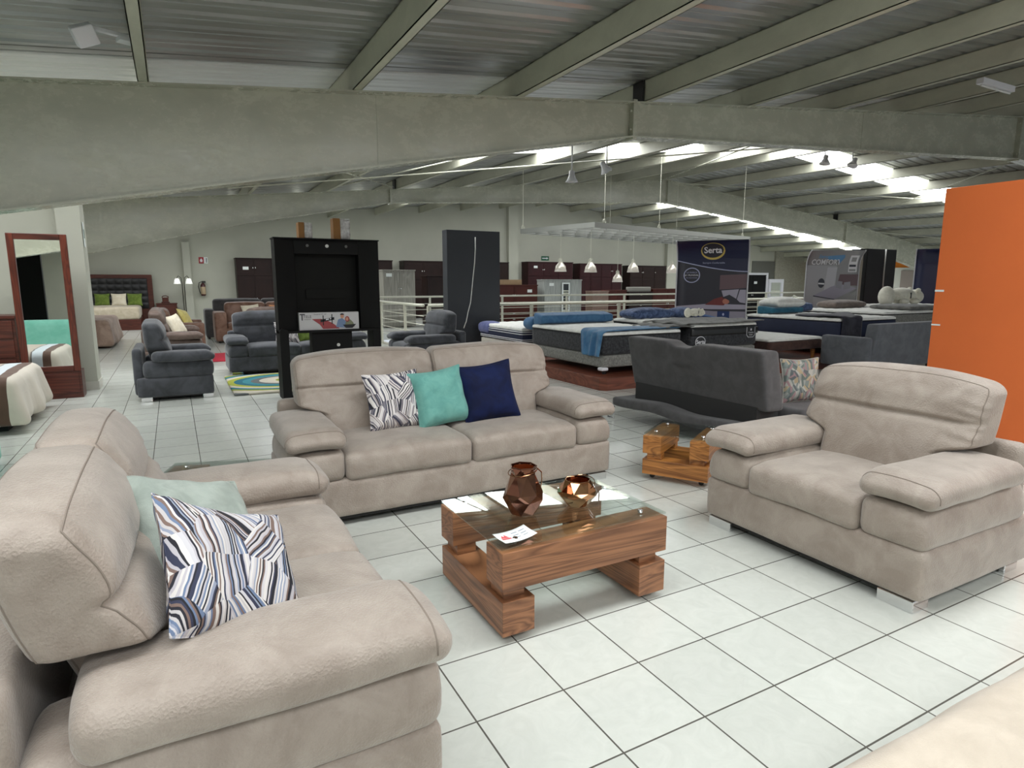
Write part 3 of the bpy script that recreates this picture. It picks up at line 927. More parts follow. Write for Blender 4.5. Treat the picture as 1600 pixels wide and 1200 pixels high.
# sofa bed seen from behind
r = thing('sofa_bed', 'slate grey sofa bed seen from behind, right of the golden side table', 'sofa bed', (3.62, 1.82, 0), math.radians(90))
# local: x along the length (world +Y), y towards world -X
def sbk(V, u):
    V[:, 1] += (V[:, 2]-.4)*.22
    mid = np.exp(-((V[:, 0]-.98)/.2)**2)
    V[:, 2] -= .05*sstep(mid, .2, .9)*(u[:, 2] > .2)
    return V
obj('backrest', soft((1.8, .22, .54), .03, (0, .012, .004), (50, 8, 16), (.9, -.14, .66), sbk, .002), M_CHAR2, r, smooth=True)
obj('seat', soft((2.05, 1.0, .17), .035, (0, 0, .01), (40, 20, 8), (.92, -.86, .31), None, .003), M_CHAR2, r, smooth=True)
def skf(V, u):
    V[:, 2] += .015*np.sin(V[:, 0]*6)
    return V
obj('base_cover', soft((1.95, .42, .1), .03, (0, 0, .0), (40, 10, 6), (.98, -.06, .2), skf, .008, 3), M_CHAR2, r, smooth=True)
obj('hinge_frame', MB().box(.1, 1.75, -.3, -.02, .12, .42), M_DARKG, r)
for x0 in (.12, 1.85):
    for y0 in (.2, -1.2):
        obj('leg', MB().tube([(x0, y0, .15), (x0, y0, .012), (x0+.1, y0, .012)], .011, 8), M_CHROME, r, smooth=True)
M_FLORAL = m_print('floral_print', [srgb(140, 142, 136), srgb(92, 102, 98), srgb(160, 158, 150), srgb(138, 112, 114), srgb(114, 122, 118), srgb(156, 142, 116), srgb(84, 90, 92)], 9, 12)
cushion('floral_cushion', 'floral patterned cushion with piping leaning on the slate sofa bed', .42, .12, M_FLORAL, T(4.33, 2.02, .60) @ RZ(-14) @ RX(80), welt=plain('grey_piping', srgb(150, 148, 140), .7), seed=12)
# grey sofa back beside the orange panel
r = thing('sofa', 'grey fabric sofa with plain square back, half hidden by the orange panel', 'sofa', (10.9, 5.05, 0), math.radians(180))
M_GREYF = fabric('mid_grey_fabric', srgb(84, 87, 92), srgb(98, 101, 106), 6, 400)
obj('back', soft((1.85, .2, .74), .03, (0, .005, 0), (30, 6, 16), (.95, .76, .48), lambda V, u: V+np.stack([0*V[:,0], (V[:,2]-.5)*.12, 0*V[:,0]], 1), .002), M_GREYF, r, smooth=True)
obj('seat', soft((1.9, .8, .3), .04, (0, 0, .01), (20, 10, 6), (.95, .36, .28), None, .002), M_GREYF, r, smooth=True)
for x0 in (0.03, 1.89):
    obj('arm', soft((.16, .85, .5), .04, (0, 0, 0), (6, 10, 8), (x0, .4, .38), None, .002), M_GREYF, r, smooth=True)
for x0 in (.1, 1.8):
    for y0 in (.1, .75): obj('leg', MB().cyl((x0, y0, 0), (x0, y0, .14), .02, n=10), M_BLACKP, r)

# ------------------------------------------------------------------ rugs
def m_rug():
    m, nt, b = mat('swirl_rug')
    v = coords(nt, (1, 1.25, 1), loc=(.25, -.1, 0))
    w_ = nt.nodes.new('ShaderNodeTexNoise'); w_.inputs['Scale'].default_value = 1.1; w_.inputs['Detail'].default_value = 1
    L(nt, v, w_.inputs['Vector'])
    wv = nt.nodes.new('ShaderNodeTexWave'); wv.wave_type = 'RINGS'; wv.rings_direction = 'Z'
    wv.wave_profile = 'SAW'
    wv.inputs['Scale'].default_value = .3; wv.inputs['Distortion'].default_value = 1.2; wv.inputs['Detail'].default_value = 0
    L(nt, v, wv.inputs['Vector'])
    k = [srgb(44, 122, 138), srgb(150, 160, 60), srgb(212, 204, 186), srgb(206, 200, 184), srgb(104, 108, 108), srgb(62, 140, 152), srgb(40, 110, 128), srgb(176, 182, 70), srgb(216, 208, 190)]
    L(nt, ramp(nt, wv.outputs['Color'], [(i/len(k), c) for i, c in enumerate(k)], 'CONSTANT'), b.inputs['Base Color'])
    b.inputs['Roughness'].default_value = 1
    n = noise_tex(nt, v, 90, 3, .7)
    bump(nt, b, n.outputs[0], .8, .02)
    return m
o = obj('rug', soft((2.3, 1.85, .03), .014, (0, 0, 0), (60, 50, 3), (0, 0, .0155), None, .002, 20), m_rug(), smooth=True)
o.location = (.95, 8.15, 0)
tag(o, 'shaggy rug with teal, lime, cream and grey swirls beside the black TV unit', 'rug')
o = obj('rug', soft((.95, 1.5, .02), .009, (0, 0, 0), (20, 24, 2), (.12, 12.1-.1, .011), None, .001), plain('red_rug', srgb(170, 30, 50), .95, bumpy=.4), smooth=True)
o.location = (.1, .1, 0)
tag(o, 'plain red rug between the brown and charcoal sofas', 'rug')

# ------------------------------------------------------------------ black TV wall unit
M_DSTL0 = plain('dim_lens', srgb(96, 96, 94), .5)
M_BLK = plain('black_lacquer', (.007, .007, .007, 1), .6, spec=.18)
M_BLK2 = plain('black_panel', (.009, .009, .008, 1), .6, spec=.15)
r = thing('tv_unit', 'tall black TV wall unit with open niche, behind the long sofa', 'tv unit', (.34, 6.64, 0))
W_ = 1.33
obj('back_panel', MB().box(.25, 1.08, .26, .28, .89, 2.06), M_BLK2, r)
m_ = MB()
for s, a, b_ in ((0, 0, .25), (1, W_, 1.08)):
    m_.prism([(a, 0), (b_, .1), (b_, .28), (a, .28)], .89, 2.06, 2)
    obj('side_panel', m_, M_BLK, r, bevel=.003); m_ = MB()
obj('top_panel', MB().box(.25, 1.08, .1, .28, 1.88, 2.06), M_BLK, r, bevel=.003)
obj('top_edge', MB().box(-.01, W_+.01, -.01, .29, 2.06, 2.075), M_BLK, r)
obj('ledge', MB().box(.0, W_, .0, .3, .86, .89), M_BLK, r, bevel=.003)
obj('bracket_plate', MB().box(.4, .98, .235, .262, 1.3, 1.42), M_BLK2, r)
obj('leg_panel', MB().prism([(0, 0), (.11, 0), (.11, .9), (.03, .93), (0, .9)], -.04, .3, 1), M_BLK, r, bevel=.003)
obj('leg_panel', MB().box(1.22, W_, 0, .3, 0, .86), M_BLK, r, bevel=.003)
obj('centre_column', MB().box(.42, .95, .08, .28, 0.0, .86), M_BLK, r, bevel=.003)
obj('foot_shelf', MB().box(.11, 1.22, .02, .3, .0, .05), M_BLK, r)
M_LED = plain('lamp_lens', srgb(220, 220, 216), .2)
for x in (.42, .67, .92):
    obj('spot_lamp', MB().cyl((x, .085, 1.985), (x, .1, 1.985), .022 if x == .67 else .018, n=20), M_LED if x == .67 else M_DSTL0, r)
obj('cable_cap', MB().cyl((.76, .07, .68), (.76, .081, .68), .022, n=20), M_LED, r)
# TV bracket box
bx = thing('bracket_box', 'printed carton of a TV wall bracket with a couple on it, in the black unit', 'box', (.60, 6.68, .891), 0)
obj('carton', MB().box(0, .78, 0, .1, 0, .23), plain('carton_print', srgb(206, 204, 206), .45), bx, bevel=.003)
def art(parent, name, polys, m, y=-.0012):
    a = MB()
    for pl in polys: a.add([(p[0], y, p[1]) for p in pl], [tuple(range(len(pl)))])
    return obj(name, a, m, parent)
def disc(cx, cz, rx, rz_=None, n=18, t0=0, t1=2*math.pi):
    rz_ = rz_ or rx
    return [(cx+rx*math.cos(t0+(t1-t0)*i/n), cz+rz_*math.sin(t0+(t1-t0)*i/n)) for i in range(n+(0 if t1-t0 > 6.28 else 1))]
P_RED = plain('print_red', srgb(160, 66, 70), .5); P_BLK = plain('print_black', srgb(28, 26, 30), .5); P_SKIN = plain('print_skin', srgb(206, 150, 124), .5)
P_BLUE = plain('print_blue', srgb(118, 140, 176), .5); P_OLV = plain('print_olive', srgb(128, 132, 104), .5); P_WHT = plain('print_white', srgb(228, 228, 232), .5)
P_GRY = plain('print_grey', srgb(150, 150, 158), .5); P_DGR = plain('print_darkgrey', srgb(70, 70, 74), .5)
art(bx, 'red_swoosh', [[(.16, .145), (.28, .145), (.36, .12), (.42, .09), (.52, .012), (.30, .012), (.26, .07)]], P_RED)
art(bx, 'bracket_picture', [[(.27, .10), (.45, .13), (.45, .165), (.27, .135)], [(.30, .06), (.312, .06), (.312, .19), (.30, .19)], [(.415, .075), (.427, .075), (.427, .205), (.415, .205)]], P_BLK, -.0016)
art(bx, 'bracket_picture', [[(.34, .125), (.38, .132), (.38, .15), (.34, .143)], [(.395, .135), (.41, .137), (.41, .155), (.395, .153)]], P_WHT, -.002)
art(bx, 'man_picture', [[(.47, .03), (.60, .02), (.60, .11), (.555, .15), (.5, .13)]], P_BLUE, -.0018)
art(bx, 'man_picture', [disc(.556, .175, .024, .03)], P_SKIN, -.0021)
art(bx, 'man_picture', [disc(.556, .192, .027, .02, t0=0, t1=math.pi)], P_BLK, -.0024)
art(bx, 'woman_picture', [[(.58, .03), (.72, .03), (.70, .09), (.66, .13), (.61, .12)]], P_OLV, -.0027)
art(bx, 'woman_picture', [disc(.622, .135, .03, .038)], P_RED, -.003)
art(bx, 'woman_picture', [disc(.62, .135, .018, .024)], P_SKIN, -.0033)
art(bx, 'bowl_picture', [[(.56, .06), (.74, .065), (.69, .015), (.60, .015)]], P_BLK, -.0036)
art(bx, 'logo_mark', [[(.01, .20), (.075, .20), (.075, .215), (.01, .215)], [(.03, .13), (.045, .13), (.045, .20), (.03, .20)]], P_DGR, -.0018)
obj('writing', text_mb('TELE', .05, T(.105, -.002, .175) @ UP), P_DGR, bx)
obj('writing', text_mb('SOPORTES', .018, T(.105, -.002, .14) @ UP), P_DGR, bx)
obj('writing', text_mb('Pantalla de 32" - 60"', .02, T(.27, -.002, .205) @ UP), P_DGR, bx)
# wrapped rolls on top of the unit
M_KRAFT = plain('kraft_card', srgb(140, 98, 50), .7, var=.1)
M_WRAP = plain('plastic_wrap', srgb(176, 174, 172), .15, var=.25, vscale=30)
for lab, x, h, w_ in (('small plastic-wrapped carton on top of the black TV unit, left one', .66, .20, .17), ('taller plastic-wrapped carton on top of the black TV unit, right one', 1.10, .27, .22)):
    q = thing('wrapped_carton', lab, 'box', (x, 6.72, 2.076))
    obj('carton', MB().box(0, w_*.42, 0, .16, 0, h), M_KRAFT, q, bevel=.002)
    obj('wrap', soft((w_*.6, .17, h*.98), .012, (.004, .004, 0), (8, 6, 12), (w_*.72, .085, h*.49+.002), None, .008, 14), M_WRAP, q, smooth=True)

# ------------------------------------------------------------------ dark display panels
M_PANEL = plain('anthracite_panel', srgb(52, 55, 60), .6, bumpy=.1, var=.05, vscale=2)
M_CABLE = plain('white_cable', srgb(214, 214, 208), .4)
r = thing('display_stand', 'tall anthracite display panel with a white cable hanging down, behind the armchair', 'display panel', (4.06, 9.98, 0))
obj('panel', MB().box(0, 1.19, 0, .24, 0, 2.55), M_PANEL, r, bevel=.004)
c = [(.62, 2.42), (.62, 2.2), (.60, 1.9), (.56, 1.6), (.53, 1.35), (.50, 1.1), (.44, .9), (.40, .72), (.34, .58)]
obj('cable', MB().tube([(x, -.012, z) for x, z in c], .011, 8), M_CABLE, r, smooth=True)
r = thing('display_stand', 'dark grey display column with white cable behind the mattresses at right', 'display panel', (17.4, 9.72, 0))
obj('panel', MB().box(0, 1.45, 0, .5, 0, 2.5), M_PANEL, r, bevel=.004)
obj('side_panel', MB().box(-.02, 0, 0, .5, 0, 2.5), M_BLK, r)
obj('cable', MB().tube([(.86, -.015, 2.5), (.86, -.015, 1.7), (.88, -.015, 1.3), (.93, -.015, .9)], .022, 8), M_CABLE, r, smooth=True)
# big orange partition
M_ORANGE = plain('orange_paint', srgb(214, 108, 50), .7, bumpy=.12, bscale=60, var=.03, vscale=2)
r = thing('orange_partition', 'large bright orange partition panel at the right edge', 'partition', (6.0, 1.79, 0))
obj('panel', MB().box(0, .14, -4.2, 0, 0, 2.43), M_ORANGE, r, bevel=.004)
obj('price_tag', MB().box(-.004, -.002, -.085, -.0, 1.42, 1.44), M_PAPER, r)
obj('price_tag', MB().box(-.004, -.002, -.085, -.0, 1.08, 1.095), M_PAPER, r)

# ------------------------------------------------------------------ left corner: mirror, dresser, beds
r = thing('floor_mirror', 'tall mahogany-framed mirror with a drawer, standing by the wall pillar', 'mirror', (-2.59, 8.12, 0))
FW = .62
obj('drawer_box', MB().box(0, FW, .0, .3, .0, .36), M_MAHOX, r, bevel=.006)
obj('drawer_front', MB().box(.03, FW-.03, -.012, 0, .07, .33), M_MAHOX, r, bevel=.005)
obj('backing', MB().box(.01, FW-.01, .03, .05, .36, 2.1), M_MAHOZ, r)
for x0 in (0, FW-.075): obj('frame_side', MB().box(x0, x0+.075, -.01, .045, .36, 2.12), M_MAHOZ, r, bevel=.006)
obj('frame_rail', MB().box(.075, FW-.075, -.01, .045, 2.045, 2.12), M_MAHOX, r, bevel=.006)
obj('frame_rail', MB().box(.075, FW-.075, -.01, .045, .36, .43), M_MAHOX, r, bevel=.006)
obj('glass', MB().box(.075, FW-.075, .014, .03, .43, 2.045), M_MIRROR, r)
r = thing('dresser', 'dark mahogany dresser cut off by the left edge beside the mirror', 'dresser', (-3.9, 8.15, 0))
obj('body', MB().box(0, 1.29, 0, .5, .04, 1.06), M_MAHOX, r, bevel=.004)
obj('top', MB().box(-.02, 1.30, -.02, .52, 1.06, 1.1), M_MAHOX, r, bevel=.006)
for q in range(4):
    d = obj('drawer', MB().box(.03, 1.26, -.015, 0, .08+q*.245, .30+q*.245), M_MAHOX, r, bevel=.004)
    obj('knob', MB().ball((.64, -.03, .19+q*.245), .015), M_CHROME, d, smooth=True)

def m_stripe(name, stops):
    m, nt, b = mat(name)
    v = coords(nt)
    n0 = noise_tex(nt, v, 1.6, 2)
    sx = nt.nodes.new('ShaderNodeSeparateXYZ'); L(nt, v, sx.inputs[0])
    ad = nt.nodes.new('ShaderNodeMath'); ad.operation = 'MULTIPLY_ADD'
    L(nt, n0.outputs[0], ad.inputs[0]); ad.inputs[1].default_value = .08; L(nt, sx.outputs[0], ad.inputs[2])
    mr = nt.nodes.new('ShaderNodeMapRange'); L(nt, ad.outputs[0], mr.inputs[0])
    mr.inputs[1].default_value = -2.2; mr.inputs[2].default_value = .1
    L(nt, ramp(nt, mr.outputs[0], stops, 'CONSTANT'), b.inputs['Base Color'])
    b.inputs['Roughness'].default_value = .9
    b.inputs['Sheen Weight'].default_value = .2
    n = noise_tex(nt, v, 3.5, 3, .5, 1)
    bump(nt, b, n.outputs[0], .35, .03)
    return m
M_QUILT = m_stripe('striped_quilt', [(0, srgb(186, 172, 156)), (.55, srgb(206, 196, 182)), (.70, srgb(190, 178, 164)), (.825, srgb(120, 116, 112)), (.835, srgb(204, 212, 218)), (.89, srgb(98, 74, 62)), (.93, srgb(214, 206, 192))])
M_SHEET = fabric('white_quilting', srgb(222, 222, 216), srgb(236, 236, 230), 12, 60, .9, .2, .35, .4)
def drape(W, D, H, seed=0, flare=.05, waves=9, n=(44, 34, 16)):
    def df(V, u):
        t = np.clip((H-V[:, 2])/H, 0, 1)
        ang = np.arctan2(V[:, 1]/D, V[:, 0]/W)
        out = t*(flare+.035*np.sin(ang*waves+seed)+.02*np.sin(ang*waves*2.3+seed*2))
        rr = np.maximum(np.abs(V[:, 0]/(W/2)), np.abs(V[:, 1]/(D/2)))
        s = 1+out/np.maximum(W, D)*2*(rr > .9)
        V[:, 0] *= s; V[:, 1] *= s
        return V
    return soft((W, D, H), .09, (0, 0, .03), n, (0, 0, H/2), df, .012, 2.2, seed)
r = thing('bed', 'bed with beige, white and brown striped comforter at the left edge', 'bed', (-2.27, 6.78, 0))
mq = drape(2.0, 1.45, .50, 1, .09, 7)
mq.v = [(x-1.03, y, z+.07) for x, y, z in mq.v]
obj('comforter', mq, M_QUILT, r, smooth=True)
obj('bed_base', MB().box(-2.0, -.15, -.6, .6, 0, .1), M_DARKG, r)
obj('headboard', MB().box(-2.15, -2.05, -.75, .75, 0, 1.1), M_MAHOX, r)
# second bed by the left wall, seen in the mirror
r = thing('chaise', 'teal upholstered sofa seen only reflected in the mahogany mirror', 'sofa', (-4.5, 3.9, 0))
M_TEALV = fabric('teal_velvet', srgb(124, 196, 176), srgb(140, 208, 190), 6, 400)
obj('back', soft((2.2, .2, .85), .05, (0, 0, 0), (20, 6, 10), (1.1, .85, .45), None, .002), M_TEALV, r, smooth=True)
obj('seat', soft((2.2, .8, .3), .05, (0, 0, .02), (20, 10, 6), (1.1, .4, .27), None, .002), M_TEALV, r, smooth=True)
obj('arm', soft((.2, .9, .6), .05, (0, 0, 0), (6, 10, 8), (2.2, .45, .32), None, .002), M_TEALV, r, smooth=True)
r = thing('display_stand', 'black panel seen only reflected in the mahogany mirror', 'display panel', (-4.3, .6, 0))
obj('panel', MB().box(0, .95, 0, .15, 0, 2.3), M_BLK, r)

r = thing('bed', 'bed with brown comforter beyond the wall pillar, its corner showing', 'bed', (-2.25, 16.6, 0))
M_BQ = fabric('brown_comforter', srgb(118, 96, 84), srgb(160, 138, 124), 2.5, 200, .9, .2, .3, .8)
mq = drape(2.1, 2.6, .62, 3, .12, 6)
mq.v = [(x-.98, y, z+.04) for x, y, z in mq.v]
obj('comforter', mq, M_BQ, r, smooth=True)
# far bed against the wall
r = thing('bed', 'far bed with tufted dark headboard, cream quilt and wooden base', 'bed', (-4.0, 21.5, 0))
M_TUFT = plain('black_tufted', srgb(26, 26, 28), .5)
obj('base', MB().box(0, 2.2, 0, 2.2, .0, .34), M_MAHOX, r, bevel=.01)
obj('quilt', soft((2.16, 2.1, .42), .1, (0, 0, .02), (24, 20, 8), (1.1, 1.06, .53), None, .012, 3), fabric('cream_quilt', srgb(176, 164, 142), srgb(198, 188, 168), 5, 60), r, smooth=True)
hb = obj('headboard', MB().box(.05, 2.56, 2.35, 2.5, 0, 1.78), M_MAHOX, r, bevel=.02)
def tuft(u, v_):
    x = .2+2.2*u; z = .6+1.05*v_
    return (x, 2.335-.03*abs(math.sin(u*math.pi*9))*abs(math.sin(v_*math.pi*5)), z)
obj('tufted_panel', MB().grid(tuft, 90, 50), M_TUFT, r, smooth=True, solid=.01)
for k, (x, c, nm, lb) in enumerate(((-2.93, M_GREEN, 'green_cushion', 'green cushion on the far bed, left of the cream one'), (-2.45, M_CREAMC, 'cream_cushion', 'cream cushion between two green ones on the far bed'), (-1.99, M_GREEN, 'green_cushion', 'green cushion on the far bed, right of the cream one'))):
    cushion(nm, lb, .44, .14, c, lean(x, 23.2, .93, 0, 20, 0), seed=20+k)
r = thing('nightstand', 'small dark wooden nightstand beside the far bed', 'nightstand', (-1.37, 23.6, 0))
obj('body', MB().box(0, .64, 0, .45, .04, .74), M_MAHOX, r, bevel=.005)
obj('top', MB().box(-.02, .66, -.02, .47, .74, .78), M_MAHOX, r, bevel=.005)
d = obj('drawer', MB().box(.03, .61, -.015, 0, .45, .70), M_MAHOX, r, bevel=.003)
obj('knob', MB().ball((.32, -.03, .57), .015), M_CHROME, d, smooth=True)
r = thing('mantel_clock', 'small dark ornament standing on the far nightstand', 'ornament', (-1.08, 23.75, .78))
obj('body', MB().box(-.13, .13, -.05, .05, .0, .05).box(-.1, .1, -.04, .04, .05, .2), M_MAHOX, r, bevel=.01)
obj('arch', MB().tube([(.1*math.cos(t), 0, .2+.06*math.sin(t)) for t in [math.pi*i/12 for i in range(13)]], .016, 8), M_MAHOX, r, smooth=True)
# two-headed floor lamp
r = thing('floor_lamp', 'two-headed floor lamp with white glass shades against the far wall', 'floor lamp', (-.48, 23.3, 0))
M_SHADE = plain('frosted_shade', srgb(240, 242, 238), .4)
M_SHADE.node_tree.nodes['Principled BSDF'].inputs['Emission Color'].default_value = (1, 1, .96, 1)
M_SHADE.node_tree.nodes['Principled BSDF'].inputs['Emission Strength'].default_value = .6
M_DSTL = plain('dark_metal', srgb(78, 76, 72), .35, .8)
obj('base', MB().cyl((0, 0, 0), (0, 0, .03), .15, n=24), M_DSTL, r)
for s in (-1, 1):
    obj('pole', MB().tube([(s*.03, 0, .02), (s*.035, 0, 1.45), (s*.06, 0, 1.68), (s*.14, 0, 1.74), (s*.19, 0, 1.66)], .013, 8), M_DSTL, r, smooth=True)
    obj('shade', MB().lathe([(.045, .19), (.07, .16), (.11, 0)], 20, T(s*.185, 0, 1.46), cap=False), M_SHADE, r, smooth=True, solid=.004)
# extinguisher and signs
r = thing('fire_extinguisher', 'dark red fire extinguisher hanging on the far wall', 'fire extinguisher', (.17, 24.05, 1.02))
obj('cylinder', MB().lathe([(.06, 0), (.085, .03), (.085, .38), (.05, .44), (.03, .47)], 20), plain('extinguisher_red', srgb(70, 22, 22), .35), r, smooth=True)
obj('valve', MB().box(-.03, .1, -.02, .02, .47, .54), M_BLACKP, r, bevel=.01)
obj('hose', MB().tube([(-.02, 0, .52), (-.12, 0, .48), (-.15, 0, .34), (-.12, 0, .16), (-.09, 0, .08)], .013, 8), M_BLACKP, r, smooth=True)
obj('label', MB().lathe([(.087, .06), (.087, .33)], 20, cap=False), plain('label_beige', srgb(180, 160, 130), .5), r, smooth=True)
r = thing('fire_sign', 'small red and white sign above the fire extinguisher', 'sign', (.1, 24.17, 2.2))
obj('plate', MB().box(0, .3, 0, .02, 0, .23), M_PAPER, r)
art(r, 'red_field', [[(.0, .0), (.17, .0), (.17, .23), (.0, .23)]], plain('sign_red', srgb(150, 34, 44), .5))
art(r, 'flame_symbol', [[(.05, .05), (.12, .05), (.13, .12), (.09, .19), (.04, .12)], [(.19, .03), (.22, .03), (.22, .2), (.19, .2)]], P_WHT, -.002)
art(r, 'symbol_bar', [[(.245, .03), (.27, .03), (.27, .2), (.245, .2)]], P_DGR, -.002)
r = thing('exit_sign', 'small green direction sign with white arrow on the far wall', 'sign', (14.82, 24.17, 2.55))
M_SGN = plain('sign_green', srgb(20, 92, 66), .5)
obj('plate', MB().box(0, .42, 0, .02, 0, .2), M_SGN, r)
art(r, 'arrow', [[(.04, .08), (.28, .08), (.28, .04), (.38, .1), (.28, .16), (.28, .12), (.04, .12)]], P_WHT)
r = thing('route_sign', 'narrow green and white sign on the wall pillar edge', 'sign', (-1.852, 8.8, 2.0))
obj('plate', MB().box(0, .006, 0, .12, 0, .34), M_PAPER, r)
obj('green_field', MB().box(.006, .007, .02, .1, .12, .24), M_SGN, r)

# ------------------------------------------------------------------ wardrobes along the far wall
M_DWARD = plain('espresso_wood', srgb(34, 18, 15), .45, spec=.3, var=.2, vscale=3)
M_BWARD = plain('burgundy_wood', srgb(48, 17, 21), .45, spec=.3, var=.2, vscale=3)
M_RWARD = plain('red_brown_wood', srgb(72, 28, 20), .45, spec=.3, var=.2, vscale=3)
M_GWARD = wood('grey_oak', srgb(120, 118, 110), srgb(158, 156, 146), 2, .6, .5)
M_LGWARD = wood('pale_grey_oak', srgb(138, 142, 138), srgb(172, 176, 172), 2, .6, .5)
M_PINKW = plain('pinkish_wood', srgb(136, 112, 100), .5, var=.1)
def cabinet(name, label, cat, x0, x1, yf, d, h, M, doors, drawers=(), tag_at=None, z0=0, crown=True, handle=M_CHROME):
    r = thing(name, label, cat, (x0, yf, z0))
    W = x1-x0
    obj('body', MB().box(0, W, 0, d, 0.04, h-.04), M, r, bevel=.003)
    if crown: obj('crown', MB().box(-.02, W+.02, -.03, d+.0, h-.04, h), M, r, bevel=.006)
    for (u0, u1, v0, v1, hs) in doors:
        xa, xb = u0*W+.008, u1*W-.008; za, zb = v0*h+.006, v1*h-.006
        dd = MB().box(xa, xb, -.02, 0, za, zb)
        dr = obj('door', dd, M, r, bevel=.004)
        obj('door_panel', MB().box(xa+.06, xb-.06, -.026, -.02, za+.06, zb-.06), M, dr, bevel=.004)
        hx = xb-.035 if hs > 0 else xa+.035
        obj('handle', MB().ball((hx, -.04, (za+zb)/2), (.018, .018, .035), 10, 6), handle, dr, smooth=True)
    for (u0, u1, v0, v1) in drawers:
        xa, xb = u0*W+.01, u1*W-.01; za, zb = v0*h+.006, v1*h-.006
        dr = obj('drawer', MB().box(xa, xb, -.02, 0, za, zb), M, r, bevel=.004)
        obj('knob', MB().box((xa+xb)/2-.05, (xa+xb)/2+.05, -.035, -.02, (za+zb)/2-.01, (za+zb)/2+.01), handle, dr)
    if tag_at:
        obj('price_tag', MB().box(tag_at[0]*W, tag_at[0]*W+.2, -.032, -.028, tag_at[1]*h, tag_at[1]*h+.11), M_PAPER, r)
    return r
def six(): return [(k/3, (k+1)/3, a, b_, 1 if k == 0 else -1) for k in range(3) for a, b_ in ((.03, .72), (.73, .97))]
def eight(): return [(k/4, (k+1)/4, a, b_, 1 if k % 2 == 0 else -1) for k in range(4) for a, b_ in ((.03, .72), (.73, .97))]
cabinet('wardrobe', 'espresso wardrobe left of the black TV unit, against the far wall', 'wardrobe', 1.3, 3.75, 23.55, .6, 2.41, M_DWARD, eight(), tag_at=(.09, .82))
cabinet('wardrobe', 'espresso wardrobe just right of the black TV unit, behind the grey one', 'wardrobe', 5.0, 7.25, 23.55, .6, 2.41, M_DWARD, six())
cabinet('wardrobe', 'wide espresso wardrobe with high cupboards, left part of the dark display panel', 'wardrobe', 7.75, 12.7, 23.55, .6, 2.41, M_DWARD, [(k/6, (k+1)/6, a, b_, 1 if k % 2 == 0 else -1) for k in range(6) for a, b_ in ((.03, .66), (.67, .97))], tag_at=(.52, .6))
cabinet('wardrobe', 'burgundy wardrobe under the green arrow sign', 'wardrobe', 13.72, 16.2, 23.55, .6, 2.46, M_BWARD, six(), tag_at=(.12, .88))
cabinet('wardrobe', 'dark red-brown wardrobe behind the second bell pendant', 'wardrobe', 16.62, 19.16, 23.55, .6, 2.42, M_BWARD, eight())
cabinet('wardrobe', 'very dark brown wardrobe behind the middle pendants', 'wardrobe', 19.7, 22.1, 23.55, .6, 2.36, M_DWARD, six())
cabinet('wardrobe', 'grey two-door wardrobe with lower drawers just beyond the stair void', 'wardrobe', 5.35, 6.45, 18.6, .55, 1.93, M_GWARD, [(0, .5, .4, .96, 1), (.5, 1, .4, .96, -1)], [(0, 1, .04, .15), (0, 1, .16, .27), (0, 1, .28, .39)], tag_at=(.08, .88), handle=M_CHROME)
cabinet('wardrobe', 'pale grey wardrobe with a narrow mirror, under the first pendant lamps', 'wardrobe', 11.6, 13.3, 18.6, .55, 1.62, M_LGWARD, [(0, .42, .35, .97, 1), (.68, 1, .35, .97, -1)], [(0, .42, .03, .17), (0, .42, .18, .33), (.68, 1, .03, .17), (.68, 1, .18, .33)], tag_at=(.12, .85))
o = thing('leaning_mirror', 'narrow mirror strip on the front of the pale grey wardrobe', 'mirror', (12.36, 18.56, .2))
obj('frame', MB().box(0, .36, -.02, 0, 0, 1.3), M_PAPER, o); obj('glass', MB().box(.06, .3, -.024, -.02, .05, 1.25), M_MIRROR, o)
cabinet('chest_of_drawers', 'reddish chest with drawers right of the dark display panel', 'chest of drawers', 9.3, 11.35, 18.7, .5, 1.42, M_RWARD, [(0, .5, .5, .97, 1), (.5, 1, .5, .97, -1)], [(0, 1, .03, .17), (0, 1, .18, .33), (0, 1, .34, .48)], tag_at=(.78, .8))
o = obj('cardboard_box', MB().box(0, .95, 0, .4, 0, .19), plain('cardboard', srgb(170, 142, 110), .8, var=.06), bevel=.004); o.location = (9.75, 18.75, 1.421)
tag(o, 'flat cardboard box on top of the reddish chest', 'box')
cabinet('chest_of_drawers', 'slim pinkish chest of drawers behind the rail, under the second pendant', 'chest of drawers', 13.9, 14.7, 18.7, .45, 1.17, M_PINKW, [], [(0, 1, .03+.19*k, .20+.19*k) for k in range(5)])
cabinet('sideboard', 'low red-brown sideboard just right of the pinkish chest', 'sideboard', 14.75, 15.7, 18.8, .45, 1.2, M_RWARD, [(0, .5, .03, .97, 1), (.5, 1, .03, .97, -1)])
cabinet('chest_of_drawers', 'dark chest with grey top under the lowest pendant', 'chest of drawers', 15.75, 17.0, 18.7, .45, 1.12, M_DWARD, [], [(0, 1, .03+.19*k, .20+.19*k) for k in range(5)])
o = obj('headboard_panel', soft((1.25, .12, .2), .02, (0, 0, 0), (10, 4, 4), (0, 0, 0), None, 0), plain('grey_panel', srgb(150, 148, 140), .6), smooth=True); o.location = (16.37, 18.85, 1.222)
tag(o, 'long grey padded piece lying on the dark chest', 'panel')
cabinet('sideboard', 'red-brown cabinet with price tag left of the blue banner', 'sideboard', 17.1, 20.4, 18.8, .5, 1.24, M_RWARD, [(k/4, (k+1)/4, .03, .97, 1 if k % 2 == 0 else -1) for k in range(4)], tag_at=(.5, .86))
cabinet('wardrobe', 'espresso wardrobe half hidden by the narrow mirror wardrobe', 'wardrobe', 7.0, 9.0, 18.9, .55, 1.75, M_DWARD, [(0, .5, .03, .97, 1), (.5, 1, .03, .97, -1)], tag_at=(.72, .8))
